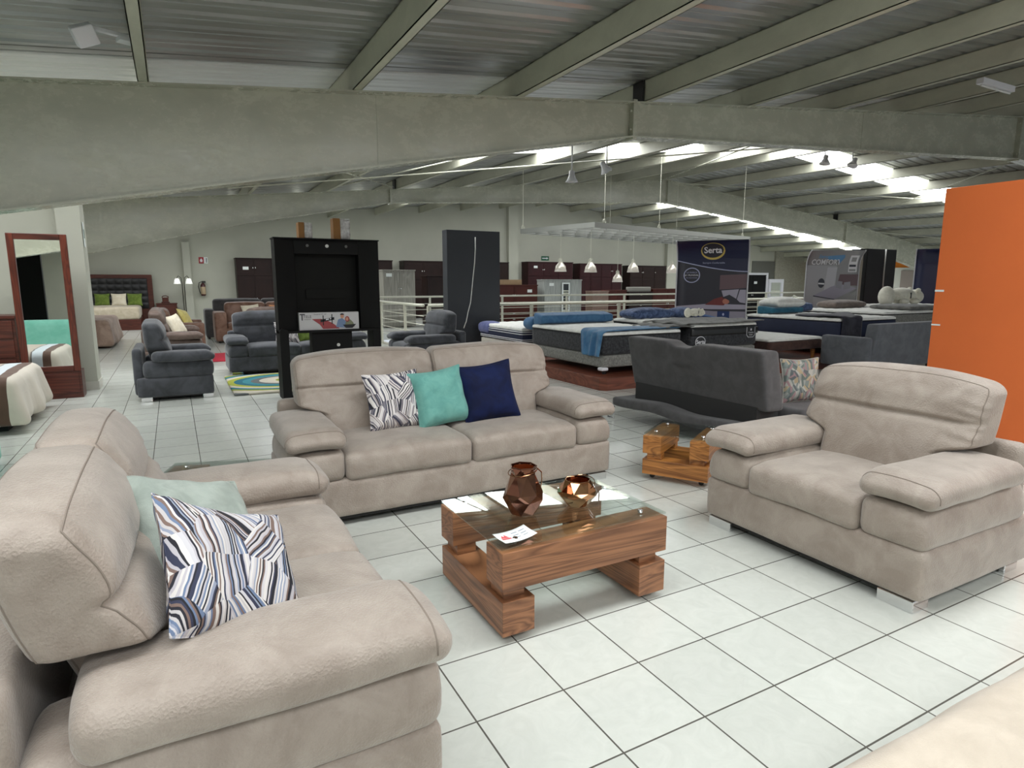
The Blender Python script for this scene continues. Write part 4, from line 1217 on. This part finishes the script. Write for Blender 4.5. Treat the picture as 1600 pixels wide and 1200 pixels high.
KAB = cabinet('display_cabinet', 'black cabinet with white frame right of the blue banner', 'cabinet', 22.0, 23.8, 18.6, .5, 1.85, M_BLK, [(0, .5, .05, .95, 1), (.5, 1, .05, .95, -1)], tag_at=(.55, .78))
for a in ((-.06, 1.8, 1.85, 1.95), (1.8, 1.92, 0, 1.95)):
    obj('white_edge', MB().box(a[0], a[1], -.04, 0, a[2], a[3]), P_WHT, KAB)
r = thing('framed_mirror', 'white-framed mirror right of the black and white cabinet', 'mirror', (23.95, 18.5, 0))
for a in ((0, .14, 0, 1.66), (.86, 1.0, 0, 1.66), (.14, .86, 1.5, 1.66), (.14, .86, 0, .7)):
    obj('frame_piece', MB().box(a[0], a[1], 0, .08, a[2], a[3]), P_WHT, r)
obj('glass', MB().box(.14, .86, .04, .05, .7, 1.5), M_MIRROR, r)
r = thing('white_cabinet', 'low white cabinet below the white-framed mirror', 'cabinet', (23.4, 17.9, 0))
obj('body', MB().box(0, 2.2, 0, .45, 0, .82), P_WHT, r, bevel=.01)
obj('drawer', MB().box(.1, 1.0, -.015, 0, .5, .74), P_WHT, r, bevel=.005)

# distant right-hand corner
struct('trim_2', MB().box(34.3, 34.6, 17.6, 24.1, 2.25, 3.05), plain('amber_wall', srgb(222, 130, 30), .7))
m_ = MB().box(34.1, 34.3, 17.4, 21.5, 0, 2.3)
struct('wall_booth', m_, M_WALLW)
struct('door_1', MB().box(33.95, 34.08, 18.75, 20.6, .0, 1.62), wood('door_wood', srgb(120, 66, 34), srgb(160, 98, 54), 2, .6))
struct('window_8', MB().box(34.02, 34.09, 17.55, 18.25, .3, 2.15), plain('grey_pane', srgb(150, 140, 134), .3))
struct('window_9', MB().box(33.98, 34.09, 16.6, 17.2, .2, 1.65), M_RWARD)
# ------------------------------------------------------------------ mattress platform
PZ = .18
r = thing('platform', 'low reddish-brown laminate platform carrying the mattress display', 'platform', (4.38, 5.17, 0))
obj('deck', MB().prism([(0, .08), (.08, 0), (16.6, 0), (16.6, 4.6), (0, 4.6)], .0, PZ, 2), M_PLATF, r, bevel=.004)
M_NAVYM = plain('navy_border', srgb(28, 36, 62), .7, bumpy=.2, bscale=120, var=.1)
M_CHARM = fabric('charcoal_border', srgb(38, 39, 42), srgb(66, 67, 70), 26, 60, .85, .2, .5)
M_GREYB = fabric('grey_tweed', srgb(108, 108, 104), srgb(146, 146, 140), 40, 200, .9, .1, .4)
M_WHITEB = plain('cream_base', srgb(204, 200, 188), .7)
M_WHITEP = plain('white_piping', srgb(226, 226, 226), .6)
M_BLUET = fabric('blue_throw', srgb(58, 100, 138), srgb(88, 134, 170), 4, 300, .85, .3, .3, .6)
M_BLUEB = fabric('blue_bolster', srgb(58, 96, 134), srgb(76, 116, 152), 7, 300, .8, .2, .2)
M_GREYT = fabric('grey_throw', srgb(96, 96, 94), srgb(124, 124, 120), 5, 300, .9, .2, .3, .5)
def quilt_top(W, D, th, z, amp=.012, nx=7, ny=9):
    """tufted quilted top surface with rounded edges"""
    def df(V, u):
        top = (u[:, 2] > .3)
        V[:, 2] += top*amp*np.abs(np.sin((u[:, 0]+1)/2*math.pi*nx))*np.abs(np.sin((u[:, 1]+1)/2*math.pi*ny))
        return V
    return soft((W, D, th), th*.48, (0, 0, .01), (nx*6, ny*6, 6), (W/2, D/2, z+th/2), df, .002)
def bed(label, x, y, W, D, z_leg, z_base, z_top, Mb, Ms, Mt=None, tapes=None, legs=None, topth=.07, name='bed'):
    r = thing(name, label, 'bed', (x, y, PZ))
    z_leg -= PZ; z_base -= PZ; z_top -= PZ
    obj('box_base', soft((W-.02, D-.02, z_base-z_leg-.005), .03, (0, 0, 0), (20, 20, 6), (W/2, D/2, (z_leg+z_base)/2), None, .001), Mb, r, smooth=True)
    for lx in (.12, W-.12):
        for ly in (.12, D-.12):
            obj('leg', MB().cyl((lx, ly, 0), (lx, ly, z_leg+.01), .03, .04, 14), legs or M_BLACKP, r)
    if Ms:
        mt = obj('mattress', soft((W, D, z_top-z_base-topth*.6), .045, (.006, .006, 0), (24, 24, 8), (W/2, D/2, z_base+(z_top-z_base-topth*.6)/2), None, .002), Ms, r, smooth=True)
        obj('quilted_top', quilt_top(W-.01, D-.01, topth, z_top-topth), Mt or M_SHEET, r, smooth=True)
        for zz, rr in (tapes or [(z_top-PZ*0-topth*.75, .008)]):
            p = []
            c = .05
            for cx, cy, a0 in ((W-c, c, -90), (W-c, D-c, 0), (c, D-c, 90), (c, c, 180)):
                for k in range(5):
                    t = math.radians(a0+90*k/4); p.append((cx+(c+.004)*math.cos(t), cy+(c+.004)*math.sin(t), zz))
            obj('piping', MB().tube(p, rr, 6, True), M_WHITEP if tapes else M_DARKG, mt, smooth=True)
    return r
bed('navy and white striped mattress on a cream base, furthest left on the platform', 4.66, 7.98, 1.4, 1.75, .2, .42, .70, M_WHITEB, M_NAVYM, tapes=[(.30, .007), (.27, .007), (.44, .008), (.40, .007)])
bed1 = bed('thick charcoal mattress with blue throw on a grey tweed base, at the platform corner', 4.56, 5.42, 1.5, 2.05, .28, .47, .80, M_GREYB, M_CHARM)
obj('corner_guard', soft((.12, .12, .05), .02, (0, 0, 0), (8, 8, 4), (.03, .03, .09), None, 0), P_WHT, bed1, smooth=True)
b2 = bed('dark mattress with round white logo on its foot, behind the slate sofa bed', 6.28, 5.45, 1.5, 2.0, .26, .48, .86, M_GREYB, M_CHARM)
obj('black_band', soft((1.5, .03, .11), .012, (0, 0, 0), (12, 3, 4), (.75, -.005, .55), None, .001), M_BLACKP, b2, smooth=True)
# round logo on the foot face
def fpart(name, polys, m, parent, y):
    a = MB()
    for pl in polys: a.add([(p[0], y, p[1]) for p in pl], [tuple(range(len(pl)))])
    return obj(name, a, m, parent)
fpart('logo_disc', [disc(.19, .40, .11, .09, 28)], P_WHT, b2, -.022)
fpart('logo_disc', [disc(.19, .40, .1, .08, 28)], M_CHARM, b2, -.024)
obj('logo_writing', text_mb('Serta', .085, T(.19, -.026, .40) @ UP, bold=.0015), P_WHT, b2)
fpart('badge', [[(1.22, .60), (1.42, .60), (1.42, .47), (1.38, .43), (1.26, .43), (1.22, .47)]], P_WHT, b2, -.023)
fpart('badge', [[(1.228, .61), (1.412, .61), (1.412, .474), (1.376, .438), (1.264, .438), (1.228, .474)]], M_BLACKP, b2, -.025)
obj('badge_writing', text_mb('iComfort', .035, T(1.32, -.027, .51) @ UP), P_WHT, b2)
obj('badge_writing', text_mb('FOAM', .03, T(1.32, -.027, .47) @ UP), P_WHT, b2)
fpart('badge_symbol', [disc(1.32, .56, .015, .02, 10)], P_WHT, b2, -.027)
bed('low brown upholstered base with white top on orange wooden legs', 7.92, 5.3, 1.42, 1.9, .35, .52, .57, fabric('chocolate_fabric', srgb(58, 40, 36), srgb(76, 54, 48), 9, 300), None, legs=M_OAKX)
def top_sheet(parent, W, D, z):
    obj('top_sheet', quilt_top(W, D, .05, z, .004, 3, 3), M_SHEET, parent, smooth=True)
for o in bpy.data.objects:
    if o.get('label', '').startswith('low brown upholstered'): top_sheet(o, 1.4, 1.88, .335)
bed('navy mattress with white top under a dark runner, right of the brown base', 9.72, 5.28, 1.75, 2.1, .30, .50, .86, M_WHITEP, M_NAVYM, legs=M_OAKX)
bed('light grey mattress with white top behind the navy one', 11.75, 5.7, 1.9, 2.0, .30, .52, .92, M_GREYB, M_GREYB)
bed('white mattress under the teddy bear, furthest right', 14.0, 5.95, 2.1, 1.95, .28, .5, .97, M_WHITEB, M_CHARM)
# throws and runners lying on the mattresses: thin draped cloths following top and side
def throw(name, label, x0, x1, y0, y1, ztop, hang_left=None, hang_front=None, M=M_BLUET, folds=.012, xfront=None):
    pl = []
    nu, nv = 60, 36
    L1 = hang_left or 0
    def fn(u, v_):
        s = u*(L1+(x1-x0)); 
        y = y0+(y1-y0)*v_
        if s < L1:
            x = x0-.018-.012*abs(math.sin(v_*13)); z = ztop-(L1-s); x -= (.03+.02*math.sin(v_*17+1))*(1-s/L1)
            y += (1-s/L1)*.05*math.sin(v_*4+.6)
        else:
            x = x0+(s-L1); z = ztop+.012+folds*math.sin(v_*15+x*2.5)*.6
            d = min(1, (s-L1)/.07); z -= .02*(1-d)**2; 
        z += folds*.5*mnoise.noise(Vector((x*3, y*5, 0)))
        return (x, y, z)
    m = MB().grid(fn, nu, nv)
    o = obj(name, m, M, smooth=True, solid=.012)
    tag(o, label, 'blanket')
    return o
throw('throw_blanket', 'blue throw draped over the foot corner of the thick charcoal mattress', 4.56, 6.0, 5.40, 5.95, .815, hang_left=.36)
o = throw('throw_blanket', 'grey throw lying flat on the dark mattress with the round logo', 6.1, 7.85, 5.38, 6.4, .872, M=M_GREYT, folds=.02)
o = throw('throw_blanket', 'crumpled grey cover at the foot end between the charcoal mattress and the logo one', 5.72, 6.24, 5.34, 6.2, .835, M=M_GREYT, folds=.02)
# dark runner over the navy bed, hanging down its foot
M_RUN = fabric('charcoal_runner', srgb(44, 44, 52), srgb(62, 62, 72), 8, 200, .9, .2, .3, .5)
def rfn(u, v_):
    s = u*1.35
    y0 = 5.26
    if s < .38:
        z = .5+s-.0; y = y0-.015-.008*math.sin(v_*8)
        x = 9.75+(.55)*v_
    else:
        t = s-.38; z = .895+.012*math.sin(v_*9+t*6); y = y0+t
        x = 9.75+.55*v_+ (t)*1.1*v_
    return (x, y, z)
o = obj('bed_runner', MB().grid(rfn, 40, 24), M_RUN, smooth=True, solid=.02)
tag(o, 'dark charcoal runner hanging over the foot of the navy mattress', 'blanket')
# bolsters, pillows
def pillow(name, label, size, loc, rz, M, r=.06, puff=.05, cat='pillow', wedge=False):
    def df(V, u):
        if not wedge:
            e = 1-.5*np.maximum(np.abs(u[:, 0])**4, np.abs(u[:, 1])**4)
            V[:, 2] = V[:, 2]*e
        else:
            V[:, 2] *= (1+.25*u[:, 1])
        return V
    o = obj(name, soft(size, r, (0, 0, puff), (26, 18, 8), (0, 0, 0), df, .006, 5, seed=len(label)), M, smooth=True)
    o.location = loc; o.rotation_euler = (0, 0, rz)
    return tag(o, label, cat)
pillow('bolster', 'long blue wedge bolster at the head of the thick charcoal mattress', (1.5, .3, .17), (5.33, 7.3, .895), 0, M_BLUEB, .04, .01, wedge=True)
pillow('bolster', 'blue bolster end hanging at the head of the striped mattress', (.3, .34, .2), (4.84, 7.86, .79), 0, M_BLUEB, .07, .02)
o = pillow('mattress_protector', 'periwinkle folded cover on the far left corner of the striped mattress', (.34, .5, .24), (4.80, 9.55, .61), 0, fabric('periwinkle', srgb(84, 92, 138), srgb(108, 114, 158), 8, 200), .06, .01, 'cover')
M_BPIL = fabric('dark_blue_print', srgb(44, 60, 92), srgb(92, 110, 148), 14, 90, .8, .2, .3)
pillow('pillow', 'dark blue printed pillow on the logo mattress, left of the blue banner', (1.0, .42, .17), (6.75, 7.05, .95), 0, M_BPIL, .06, .03)
pillow('pillow', 'smaller slate blue pillow tucked beside the blue banner', (.5, .4, .16), (7.55, 7.0, .95), .2, M_BPIL, .06, .03)
pillow('bolster', 'teal wedge bolster at the head of the navy mattress', (.95, .42, .14), (10.35, 7.05, .945), 0, fabric('teal_blue', srgb(36, 88, 112), srgb(52, 112, 136), 7, 200), .04, .01, wedge=True)
pillow('pillow', 'plump white pillow resting on the teal wedge bolster', (.95, .5, .17), (10.45, 7.1, 1.09), .05, M_SHEET, .07, .04)
pillow('bolster', 'dark blue wedge bolster behind the light grey mattress', (.7, .4, .2), (11.2, 7.35, .98), 0, M_BPIL, .05, .02, wedge=True)
pillow('pillow', 'flat taupe pillow on the light grey mattress', (1.15, .5, .17), (12.75, 7.3, 1.01), 0, fabric('taupe_pillow', srgb(104, 94, 88), srgb(128, 116, 108), 7, 200), .06, .03)
pillow('mattress_topper', 'folded mid-grey topper on the corner of the light grey mattress', (1.0, .9, .12), (13.15, 6.15, .985), 0, M_GREYT, .05, .01, 'topper')
# white plush toys
M_PLUSH = fabric('white_plush', srgb(214, 212, 196), srgb(230, 228, 214), 14, 90, .95, .4, .6)
def plush(label, loc, s, rz):
    r = thing('plush_bear', label, 'plush toy', loc, rz)
    obj('body', MB().ball((0, 0, .17), (.34, .2, .17), 24, 14), M_PLUSH, r, smooth=True)
    obj('head', MB().ball((.38, 0, .15), (.17, .16, .15), 20, 12), M_PLUSH, r, smooth=True)
    obj('ear', MB().ball((.34, .1, .3), .05), M_PLUSH, r, smooth=True)
    obj('ear', MB().ball((.34, -.1, .28), .05), M_PLUSH, r, smooth=True)
    obj('muzzle', MB().ball((.52, 0, .11), (.07, .07, .06)), M_PLUSH, r, smooth=True)
    obj('nose', MB().ball((.585, 0, .13), .018), M_BLACKP, r, smooth=True)
    for x in (-.12, .16): obj('paw', MB().ball((x, -.19, .06), (.11, .08, .06)), M_PLUSH, r, smooth=True)
    obj('haunch', MB().ball((-.42, -.02, .16), (.17, .14, .21), M=RY(0)), M_PLUSH, r, smooth=True)
    obj('dark_slit', MB().box(.02, .045, -.205, -.19, .12, .24), M_BLACKP, r)
    r.scale = (s, s, s)
    return r
plush('white plush bear lying on the mattress at right', (14.45, 6.95, 1.0), 1.15, math.radians(-10))
plush('small white plush toy beside the foot of the blue banner', (7.5, 6.62, .905), .42, math.radians(0))

# ------------------------------------------------------------------ display banners with curled tops
def banner(label, loc, rz, W, H, M, curl=.45, name='banner'):
    r = thing(name, label, 'banner', (loc[0], loc[1], PZ), rz); r.scale = (1, 1, .925)
    R = .55
    hs = H-curl
    def P(x, h, off=0.0):
        """x across, h along the sheet, off in front of it (towards -y)"""
        if h <= hs: return (x, -off, h)
        t = (h-hs)/R
        return (x, -(R-R*math.cos(t))-off*math.cos(t), hs+R*math.sin(t)-off*math.sin(t)*.0+off*0)
    obj('sheet', MB().grid(lambda u, v_: P(W*u, H*v_), 6, 60), M, r, smooth=True, solid=.006)
    fr = MB()
    for x in (0, W):
        fr.tube([P(x, H*i/40) for i in range(41)], .016, 8)
    obj('frame', fr, plain('banner_frame_'+name+label[:4], srgb(190, 190, 194), .3, .4), r, smooth=True)
    obj('foot', MB().box(-.05, W+.05, -.25, .25, 0, .02), M_DSTL, r)
    def A(nm, polys, m, off):
        """artwork polygons, cut into strips so that they follow the curl"""
        a = MB()
        for pl in polys:
            a.add([P(p[0], p[1], off) for p in pl], [tuple(range(len(pl)))])
        return obj(nm, a, m, r)
    def G(nm, x0, x1, lo, hi, m, off, n=24, nv=8):
        a = MB().grid(lambda u, v_: P(x0+(x1-x0)*u, lo(u)+(hi(u)-lo(u))*v_, off), n, nv)
        return obj(nm, a, m, r)
    def Tx(s, x, h, size, m, off, align='CENTER', bold=0, sx=1):
        t = text_mb(s, size, Matrix.Identity(4), align, 0, bold, sx)
        t.v = [P(x+p[0], h+p[1], off) for p in t.v]
        return obj('writing', t, m, r)
    return r, A, G, Tx
B_NAVY = plain('banner_navy', srgb(30, 34, 66), .35); B_DARK = plain('banner_dark', srgb(48, 48, 58), .4); B_LINE = plain('banner_line', srgb(170, 176, 206), .4)
B_BLUE = plain('banner_blue', srgb(24, 48, 98), .4); B_GOLD = plain('banner_gold', srgb(206, 182, 98), .4); B_MAUVE = plain('banner_mauve', srgb(104, 84, 90), .5)
B_LAV = plain('banner_lavender', srgb(160, 156, 172), .5); B_SKIN = plain('banner_skin', srgb(172, 110, 92), .5); B_RED = plain('banner_red', srgb(110, 46, 46), .5)
W_, H_ = 1.42, 2.42
r, A, G, Tx = banner('tall navy advertising banner with oval gold-edged logo and sleeping woman picture', (8.62, 8.32, PZ*0), math.radians(-52), W_, H_, B_DARK, .5)
G('top_field', .01, W_-.01, lambda u: 1.93-.28*math.sin(u*1.45)*.9, lambda u: H_-.01, B_NAVY, .006)
G('arc_line', .01, W_-.01, lambda u: 1.915-.28*math.sin(u*1.45)*.9, lambda u: 1.935-.28*math.sin(u*1.45)*.9, B_LINE, .009)
def ell(cx, ch, rx, rh, n=36, rot=0): return [(cx+rx*math.cos(t)*math.cos(rot)-rh*math.sin(t)*math.sin(rot), ch+rx*math.cos(t)*math.sin(rot)+rh*math.sin(t)*math.cos(rot)) for t in [2*math.pi*i/n for i in range(n)]]
def EG(nm, cx, ch, rx, rh, m, off):
    return None
def oval(nm, cx, ch, rx, rh, m, off):
    return G(nm, cx-rx, cx+rx, lambda u: ch-rh*math.sqrt(max(0, 1-(2*u-1)**2)), lambda u: ch+rh*math.sqrt(max(0, 1-(2*u-1)**2)), m, off, 36, 10)
oval('logo_ring', .72, 2.14, .24, .2, B_GOLD, .010)
oval('logo_oval', .715, 2.155, .215, .17, B_DARK, .014)
Tx('Serta', .72, 2.15, .2, P_WHT, .018, bold=.004, sx=.85)
Tx('Siempre Confortable', .74, 1.87, .052, B_LINE, .012)
oval('badge_ring', .31, 1.60, .17, .17, B_LINE, .008)
oval('badge_disc', .31, 1.60, .15, .15, B_DARK, .011)
Tx('LA MARCA', .31, 1.66, .045, B_LINE, .014); Tx('#1 MUNDIAL', .31, 1.60, .05, P_WHT, .014); Tx('EN COLCHONES', .31, 1.54, .03, B_LINE, .014)
A('headboard_picture', [[(.88, 1.28), (1.40, 1.32), (1.40, 1.62), (.88, 1.60)]], B_MAUVE, .006)
A('pillow_picture', [[(.92, 1.26), (1.26, 1.29), (1.2, 1.0), (1.0, 1.0)], [(1.28, 1.28), (1.40, 1.28), (1.40, .98), (1.22, 1.02)]], B_LAV, .007)
A('bed_picture', [[(.01, .90), (.7, .965), (1.41, .95), (1.41, .85), (.7, .84), (.01, .86)]], B_LAV, .008)
A('bed_picture', [[(.01, .85), (.8, .80), (1.41, .80), (1.41, .45), (.01, .50)]], plain('banner_grey', srgb(140, 136, 150), .5), .007)
A('bed_picture', [[(.01, .865), (.8, .81), (1.41, .82), (1.41, .808), (.8, .797), (.01, .855)]], B_DARK, .010)
A('woman_picture', [[(.6, .94), (.78, 1.07), (.95, 1.13), (1.05, 1.02), (.98, .93)]], B_RED, .010)
A('woman_picture', [ell(1.02, 1.02, .07, .06, 16)], B_SKIN, .012)
A('woman_picture', [[(.93, 1.10), (1.02, 1.08), (1.08, 1.04), (1.1, .96), (1.32, .97), (1.22, 1.08), (1.08, 1.17)]], B_DARK, .013)
A('label_picture', [[(.86, .80), (1.10, .80), (1.10, .60), (.86, .60)]], B_BLUE, .011)
A('label_picture', [ell(.98, .73, .02, .03, 10)], B_LINE, .013)
G('bottom_field', .01, W_-.01, lambda u: .01, lambda u: .60+.14*math.sin(u*2.6+.6)-.12*u, B_BLUE, .012)
G('bottom_glow', .01, W_-.01, lambda u: .60+.14*math.sin(u*2.6+.6)-.12*u, lambda u: .655+.14*math.sin(u*2.6+.6)-.17*u, plain('banner_lightblue', srgb(96, 128, 176), .5), .0125)
Tx('¡Tan cómodo, que nunca tendrás', .60, .52, .078, P_WHT, .016, bold=.001)
Tx('que contar ovejas de nuevo!', .60, .40, .078, P_WHT, .016, bold=.001)
# second banner
W2, H2 = 1.75, 2.36
B_LG = plain('banner_lightgrey', srgb(150, 150, 152), .4)
r, A, G, Tx = banner('grey advertising banner with a bed picture, left of the dark display column', (13.3, 8.7, 0), math.radians(-24), W2, H2, B_LG, .5, 'banner'); r.scale = (.8, 1, .925)
A('wall_picture', [[(.02, .7), (1.0, .7), (1.0, 1.9), (.02, 1.9)]], plain('banner_pale', srgb(172, 172, 176), .5), .006)
A('window_picture', [[(.62, 1.2), (.95, 1.2), (1.02, 1.85), (.70, 1.85)]], plain('banner_paler', srgb(192, 192, 198), .5), .008)
A('panel_picture', [[(1.05, 1.35), (1.73, 1.35), (1.73, 1.66), (1.12, 1.66)]], B_MAUVE, .008)
A('floor_picture', [[(.02, .1), (1.73, .1), (1.73, 1.1), (1.2, .9), (.9, .68), (.3, .78), (.02, .9)]], plain('banner_black', srgb(28, 26, 30), .5), .010)
A('bed_picture', [[(.28, 1.08), (1.0, .98), (1.72, 1.28), (1.15, 1.40), (.85, 1.32)]], B_LAV, .012)
A('bed_picture', [[(.28, 1.05), (1.05, .93), (1.05, .55), (.32, .72)]], plain('banner_mid', srgb(186, 186, 190), .5), .012)
A('bed_picture', [[(1.06, .93), (1.72, 1.22), (1.72, .95), (1.06, .55)]], B_LG, .012)
A('pillow_picture', [[(1.0, 1.30), (1.2, 1.26), (1.22, 1.46), (1.06, 1.48)], [(1.26, 1.24), (1.5, 1.28), (1.48, 1.46), (1.28, 1.44)]], P_GRY, .014)
A('bed_picture', [[(.28, 1.085), (1.0, .985), (1.0, .965), (.28, 1.06)], [(.62, .86), (.73, .85), (.73, .74), (.62, .75)]], B_DARK, .016)
A('round_mark', [ell(.52, 1.42, .11, .13, 20)], B_DARK, .012); A('round_mark', [[(.42, 1.43), (.62, 1.42), (.62, 1.38), (.42, 1.39)]], P_WHT, .014)
A('badge', [[(x, .62), (x+.09, .58), (x+.18, .62), (x+.18, .38), (x+.09, .33), (x, .38)] for x in (.08, .32, .56, .80)], B_LAV, .014)
A('blue_arrow', [[(.62, 2.16), (1.16, 2.2), (1.2, 2.12), (1.06, 1.94), (1.0, 2.04), (.66, 2.06)]], plain('banner_cyan', srgb(96, 148, 196), .4), .010)
Tx('COMFORT', .62, 1.98, .2, P_WHT, .016, bold=.004)
Tx('Siempre', .55, 2.14, .13, plain('banner_sky', srgb(110, 160, 205), .4), .016, bold=.003)
G('frame_mark', 1.38, 1.66, lambda u: 1.72, lambda u: 2.18, P_WHT, .010, 6, 8); G('frame_mark', 1.44, 1.60, lambda u: 2.0, lambda u: 2.12, B_LG, .014, 4, 4); G('frame_mark', 1.40, 1.62, lambda u: 1.86, lambda u: 1.92, B_DARK, .014, 4, 4); G('frame_mark', 1.40, 1.62, lambda u: 1.74, lambda u: 1.80, B_LG, .014, 4, 4)
oval('ring_mark', 1.48, .47, .15, .14, B_GOLD, .012); oval('ring_mark', 1.48, .47, .135, .125, B_DARK, .014)
r, A, G, Tx = banner('navy curled banner mostly hidden by the orange panel', (16.35, 7.75, 0), math.radians(-60), 1.4, 2.42, B_NAVY, .5)
r = thing('roll_up_display', 'pale grey roll-up screen with purple foot line behind the grey banner', 'display', (16.15, 9.75, 0), math.radians(0))
obj('screen', MB().box(0, .95, 0, .01, .35, 2.25), plain('roll_screen', srgb(146, 140, 146), .5), r)
obj('purple_line', MB().box(0.02, .93, -.003, 0, .95, 1.05), plain('purple_line', srgb(82, 66, 116), .5), r)
obj('frame', MB().box(-.06, 0, -.03, .03, 0, 2.4).box(.95, 1.05, -.03, .03, 0, 2.4).box(-.06, 1.05, -.03, .03, 2.3, 2.42).box(-.06, 1.05, -.03, .03, .82, .92), M_RAIL, r)

# ------------------------------------------------------------------ hanging lattice and pendants
M_LATT = plain('white_lattice', srgb(140, 142, 136), .8)
GA = math.radians(13)
GX, GY, GZ, GW, GD = 8.0, 10.45, 2.82, 7.3, 2.6
r = thing('hanging_lattice', 'large pale egg-crate lattice hung by cables over the stair void', 'ceiling lattice', (GX, GY, GZ), GA)
obj('frame', MB().box(0, GW, 0, .06, -.03, .09).box(0, GW, GD-.06, GD, -.03, .09).box(0, .06, .06, GD-.06, -.03, .09).box(GW-.06, GW, .06, GD-.06, -.03, .09), M_LATT, r)
nx, ny = 14, 5
for k in range(1, nx): obj('slat', MB().box(GW*k/nx-.012, GW*k/nx+.012, .06, GD-.06, -.02, .035), M_LATT, r)
for k in range(1, ny): obj('slat', MB().box(.06, GW-.06, GD*k/ny-.012, GD*k/ny+.012, -.021, .036), M_LATT, r)
def gpt(x, y, z=0): 
    return (GX+x*math.cos(GA)-y*math.sin(GA), GY+x*math.sin(GA)+y*math.cos(GA), GZ+z)
for x, y in ((.05, GD-.05), (.4, .05), (2.6, .05), (3.6, GD-.05), (GW-.4, .05), (GW-.3, GD-.1)):
    p = gpt(x, y); top = rz0(p[0], p[1])
    obj('cable', MB().tube([(x, y, .09), (x, y, top-GZ+.2)], .006, 6), M_RAIL, r)
    obj('hook', MB().tube([(x+.05*math.cos(t), y, .13+.05*math.sin(t)) for t in [2*math.pi*i/12 for i in range(12)]], .008, 6, True), M_RAIL, r)
def m_bell():
    m, nt, b = mat('ribbed_aluminium')
    b.inputs['Base Color'].default_value = srgb(206, 200, 186); b.inputs['Metallic'].default_value = .55; b.inputs['Roughness'].default_value = .3
    b.inputs['Emission Color'].default_value = (1, .95, .86, 1); b.inputs['Emission Strength'].default_value = .12
    return m
M_BELL = m_bell()
def pendant(label, loc, ztop, s=1.0):
    r = thing('pendant_lamp', label, 'pendant lamp', loc, 0, None)
    obj('shade', MB().lathe([(.045*s, .27*s), (.06*s, .24*s), (.13*s, .15*s), (.165*s, .0)], 28, cap=False), M_BELL, r, smooth=True, solid=.004)
    obj('yoke', MB().tube([(.055*s, 0, .22*s), (.06*s, 0, .33*s), (0, 0, .37*s), (-.06*s, 0, .33*s), (-.055*s, 0, .22*s)], .008, 6), M_RAIL, r)
    obj('holder', MB().cyl((0, 0, .24*s), (0, 0, .34*s), .035*s, .03*s, 16), M_RAIL, r)
    obj('cord', MB().tube([(0, 0, .36*s), (0, 0, ztop-loc[2])], .005, 6), M_RAIL, r)
    return r
for lb, (x, y, z) in (('bell-shaped pendant lamp furthest left, overlapping the burgundy wardrobe', (8.55, 12.55, 1.80)),
                      ('second bell-shaped pendant from the left, hung from the lattice', (8.75, 11.9, 1.77)),
                      ('bell pendant in the middle with a small tag, before the very dark wardrobe', (10.55, 12.0, 1.79)),
                      ('lowest bell pendant, left of the one with the small tag', (10.9, 13.2, 1.52)),
                      ('bell pendant just left of the blue banner', (12.3, 12.7, 1.78)),
                      ('bell pendant half hidden right of the blue banner', (14.6, 12.1, 1.68))):
    lx = (x-GX)*math.cos(GA)+(y-GY)*math.sin(GA); ly = -(x-GX)*math.sin(GA)+(y-GY)*math.cos(GA)
    ly = GD*min(ny-1, max(1, round(ly/GD*ny)))/ny
    q = gpt(lx, ly)
    pendant(lb, (q[0], q[1], z), GZ-.015, 1.0 if 'lowest' not in lb else .95)
# spot lamps under the purlins
def spot(label, loc, ztop, tilt, rz):
    r = thing('spot_lamp', label, 'spotlight', loc, rz)
    hd = MB().lathe([(.0, .22), (.05, .2), (.055, .12), (.07, .08), (.12, .0)], 22, RY(tilt), cap=False)
    obj('head', hd, P_WHT, r, smooth=True, solid=.004)
    obj('arm', MB().tube([(0, 0, .15), (.02, .03, .3), (0, 0, .36), (0, 0, ztop-loc[2])], .014, 8), P_WHT, r, smooth=True)
    obj('lens', MB().cyl((0, 0, .02), (0, 0, .03), .1, n=20), M_LED, r)
    return r
spot('white spotlight hanging straight down under the skylight, left one', (6.1, 8.6, 3.42), rz0(6.1, 8.6)+.2, 0, 0)
spot('tilted white spotlight right of the straight-hanging one', (7.0, 8.7, 3.70), rz0(7.0, 8.7)+.2, -35, 0)
spot('small spotlight seen against the first bright roof panel, left', (13.0, 8.2, 4.28), rz0(13, 8.2)+.2, 10, 0)
spot('small spotlight seen against the first bright roof panel, right', (14.2, 8.3, 4.36), rz0(14.2, 8.3)+.2, 30, 0)
r = thing('floodlight', 'small square white floodlight under the roof at top left', 'floodlight', (-1.25, 4.15, 3.33), math.radians(20))
obj('housing', MB().box(-.075, .075, -.05, .05, -.06, .08, RX(25) @ RY(-28)), P_WHT, r, bevel=.01)
obj('arm', MB().box(.05, .3, -.02, .02, .06, .09), P_WHT, r, bevel=.004)
obj('mount', MB().box(.22, .34, -.05, .05, .03, .06), P_WHT, r)
r = thing('strip_light', 'short white fluorescent fitting under the roof at top right', 'strip light', (11.6, 4.0, 5.02-.18), 0)
z_ = rz0(11.6, 4.0)
r.location = (9.55, 3.35, rz0(9.55, 3.35)+.0)
obj('body', MB().box(0, .9, -.05, .05, -.02, .06), P_WHT, r, bevel=.006)
obj('tube', MB().cyl((.04, 0, -.035), (.86, 0, -.035), .014, n=12), M_LED, r)
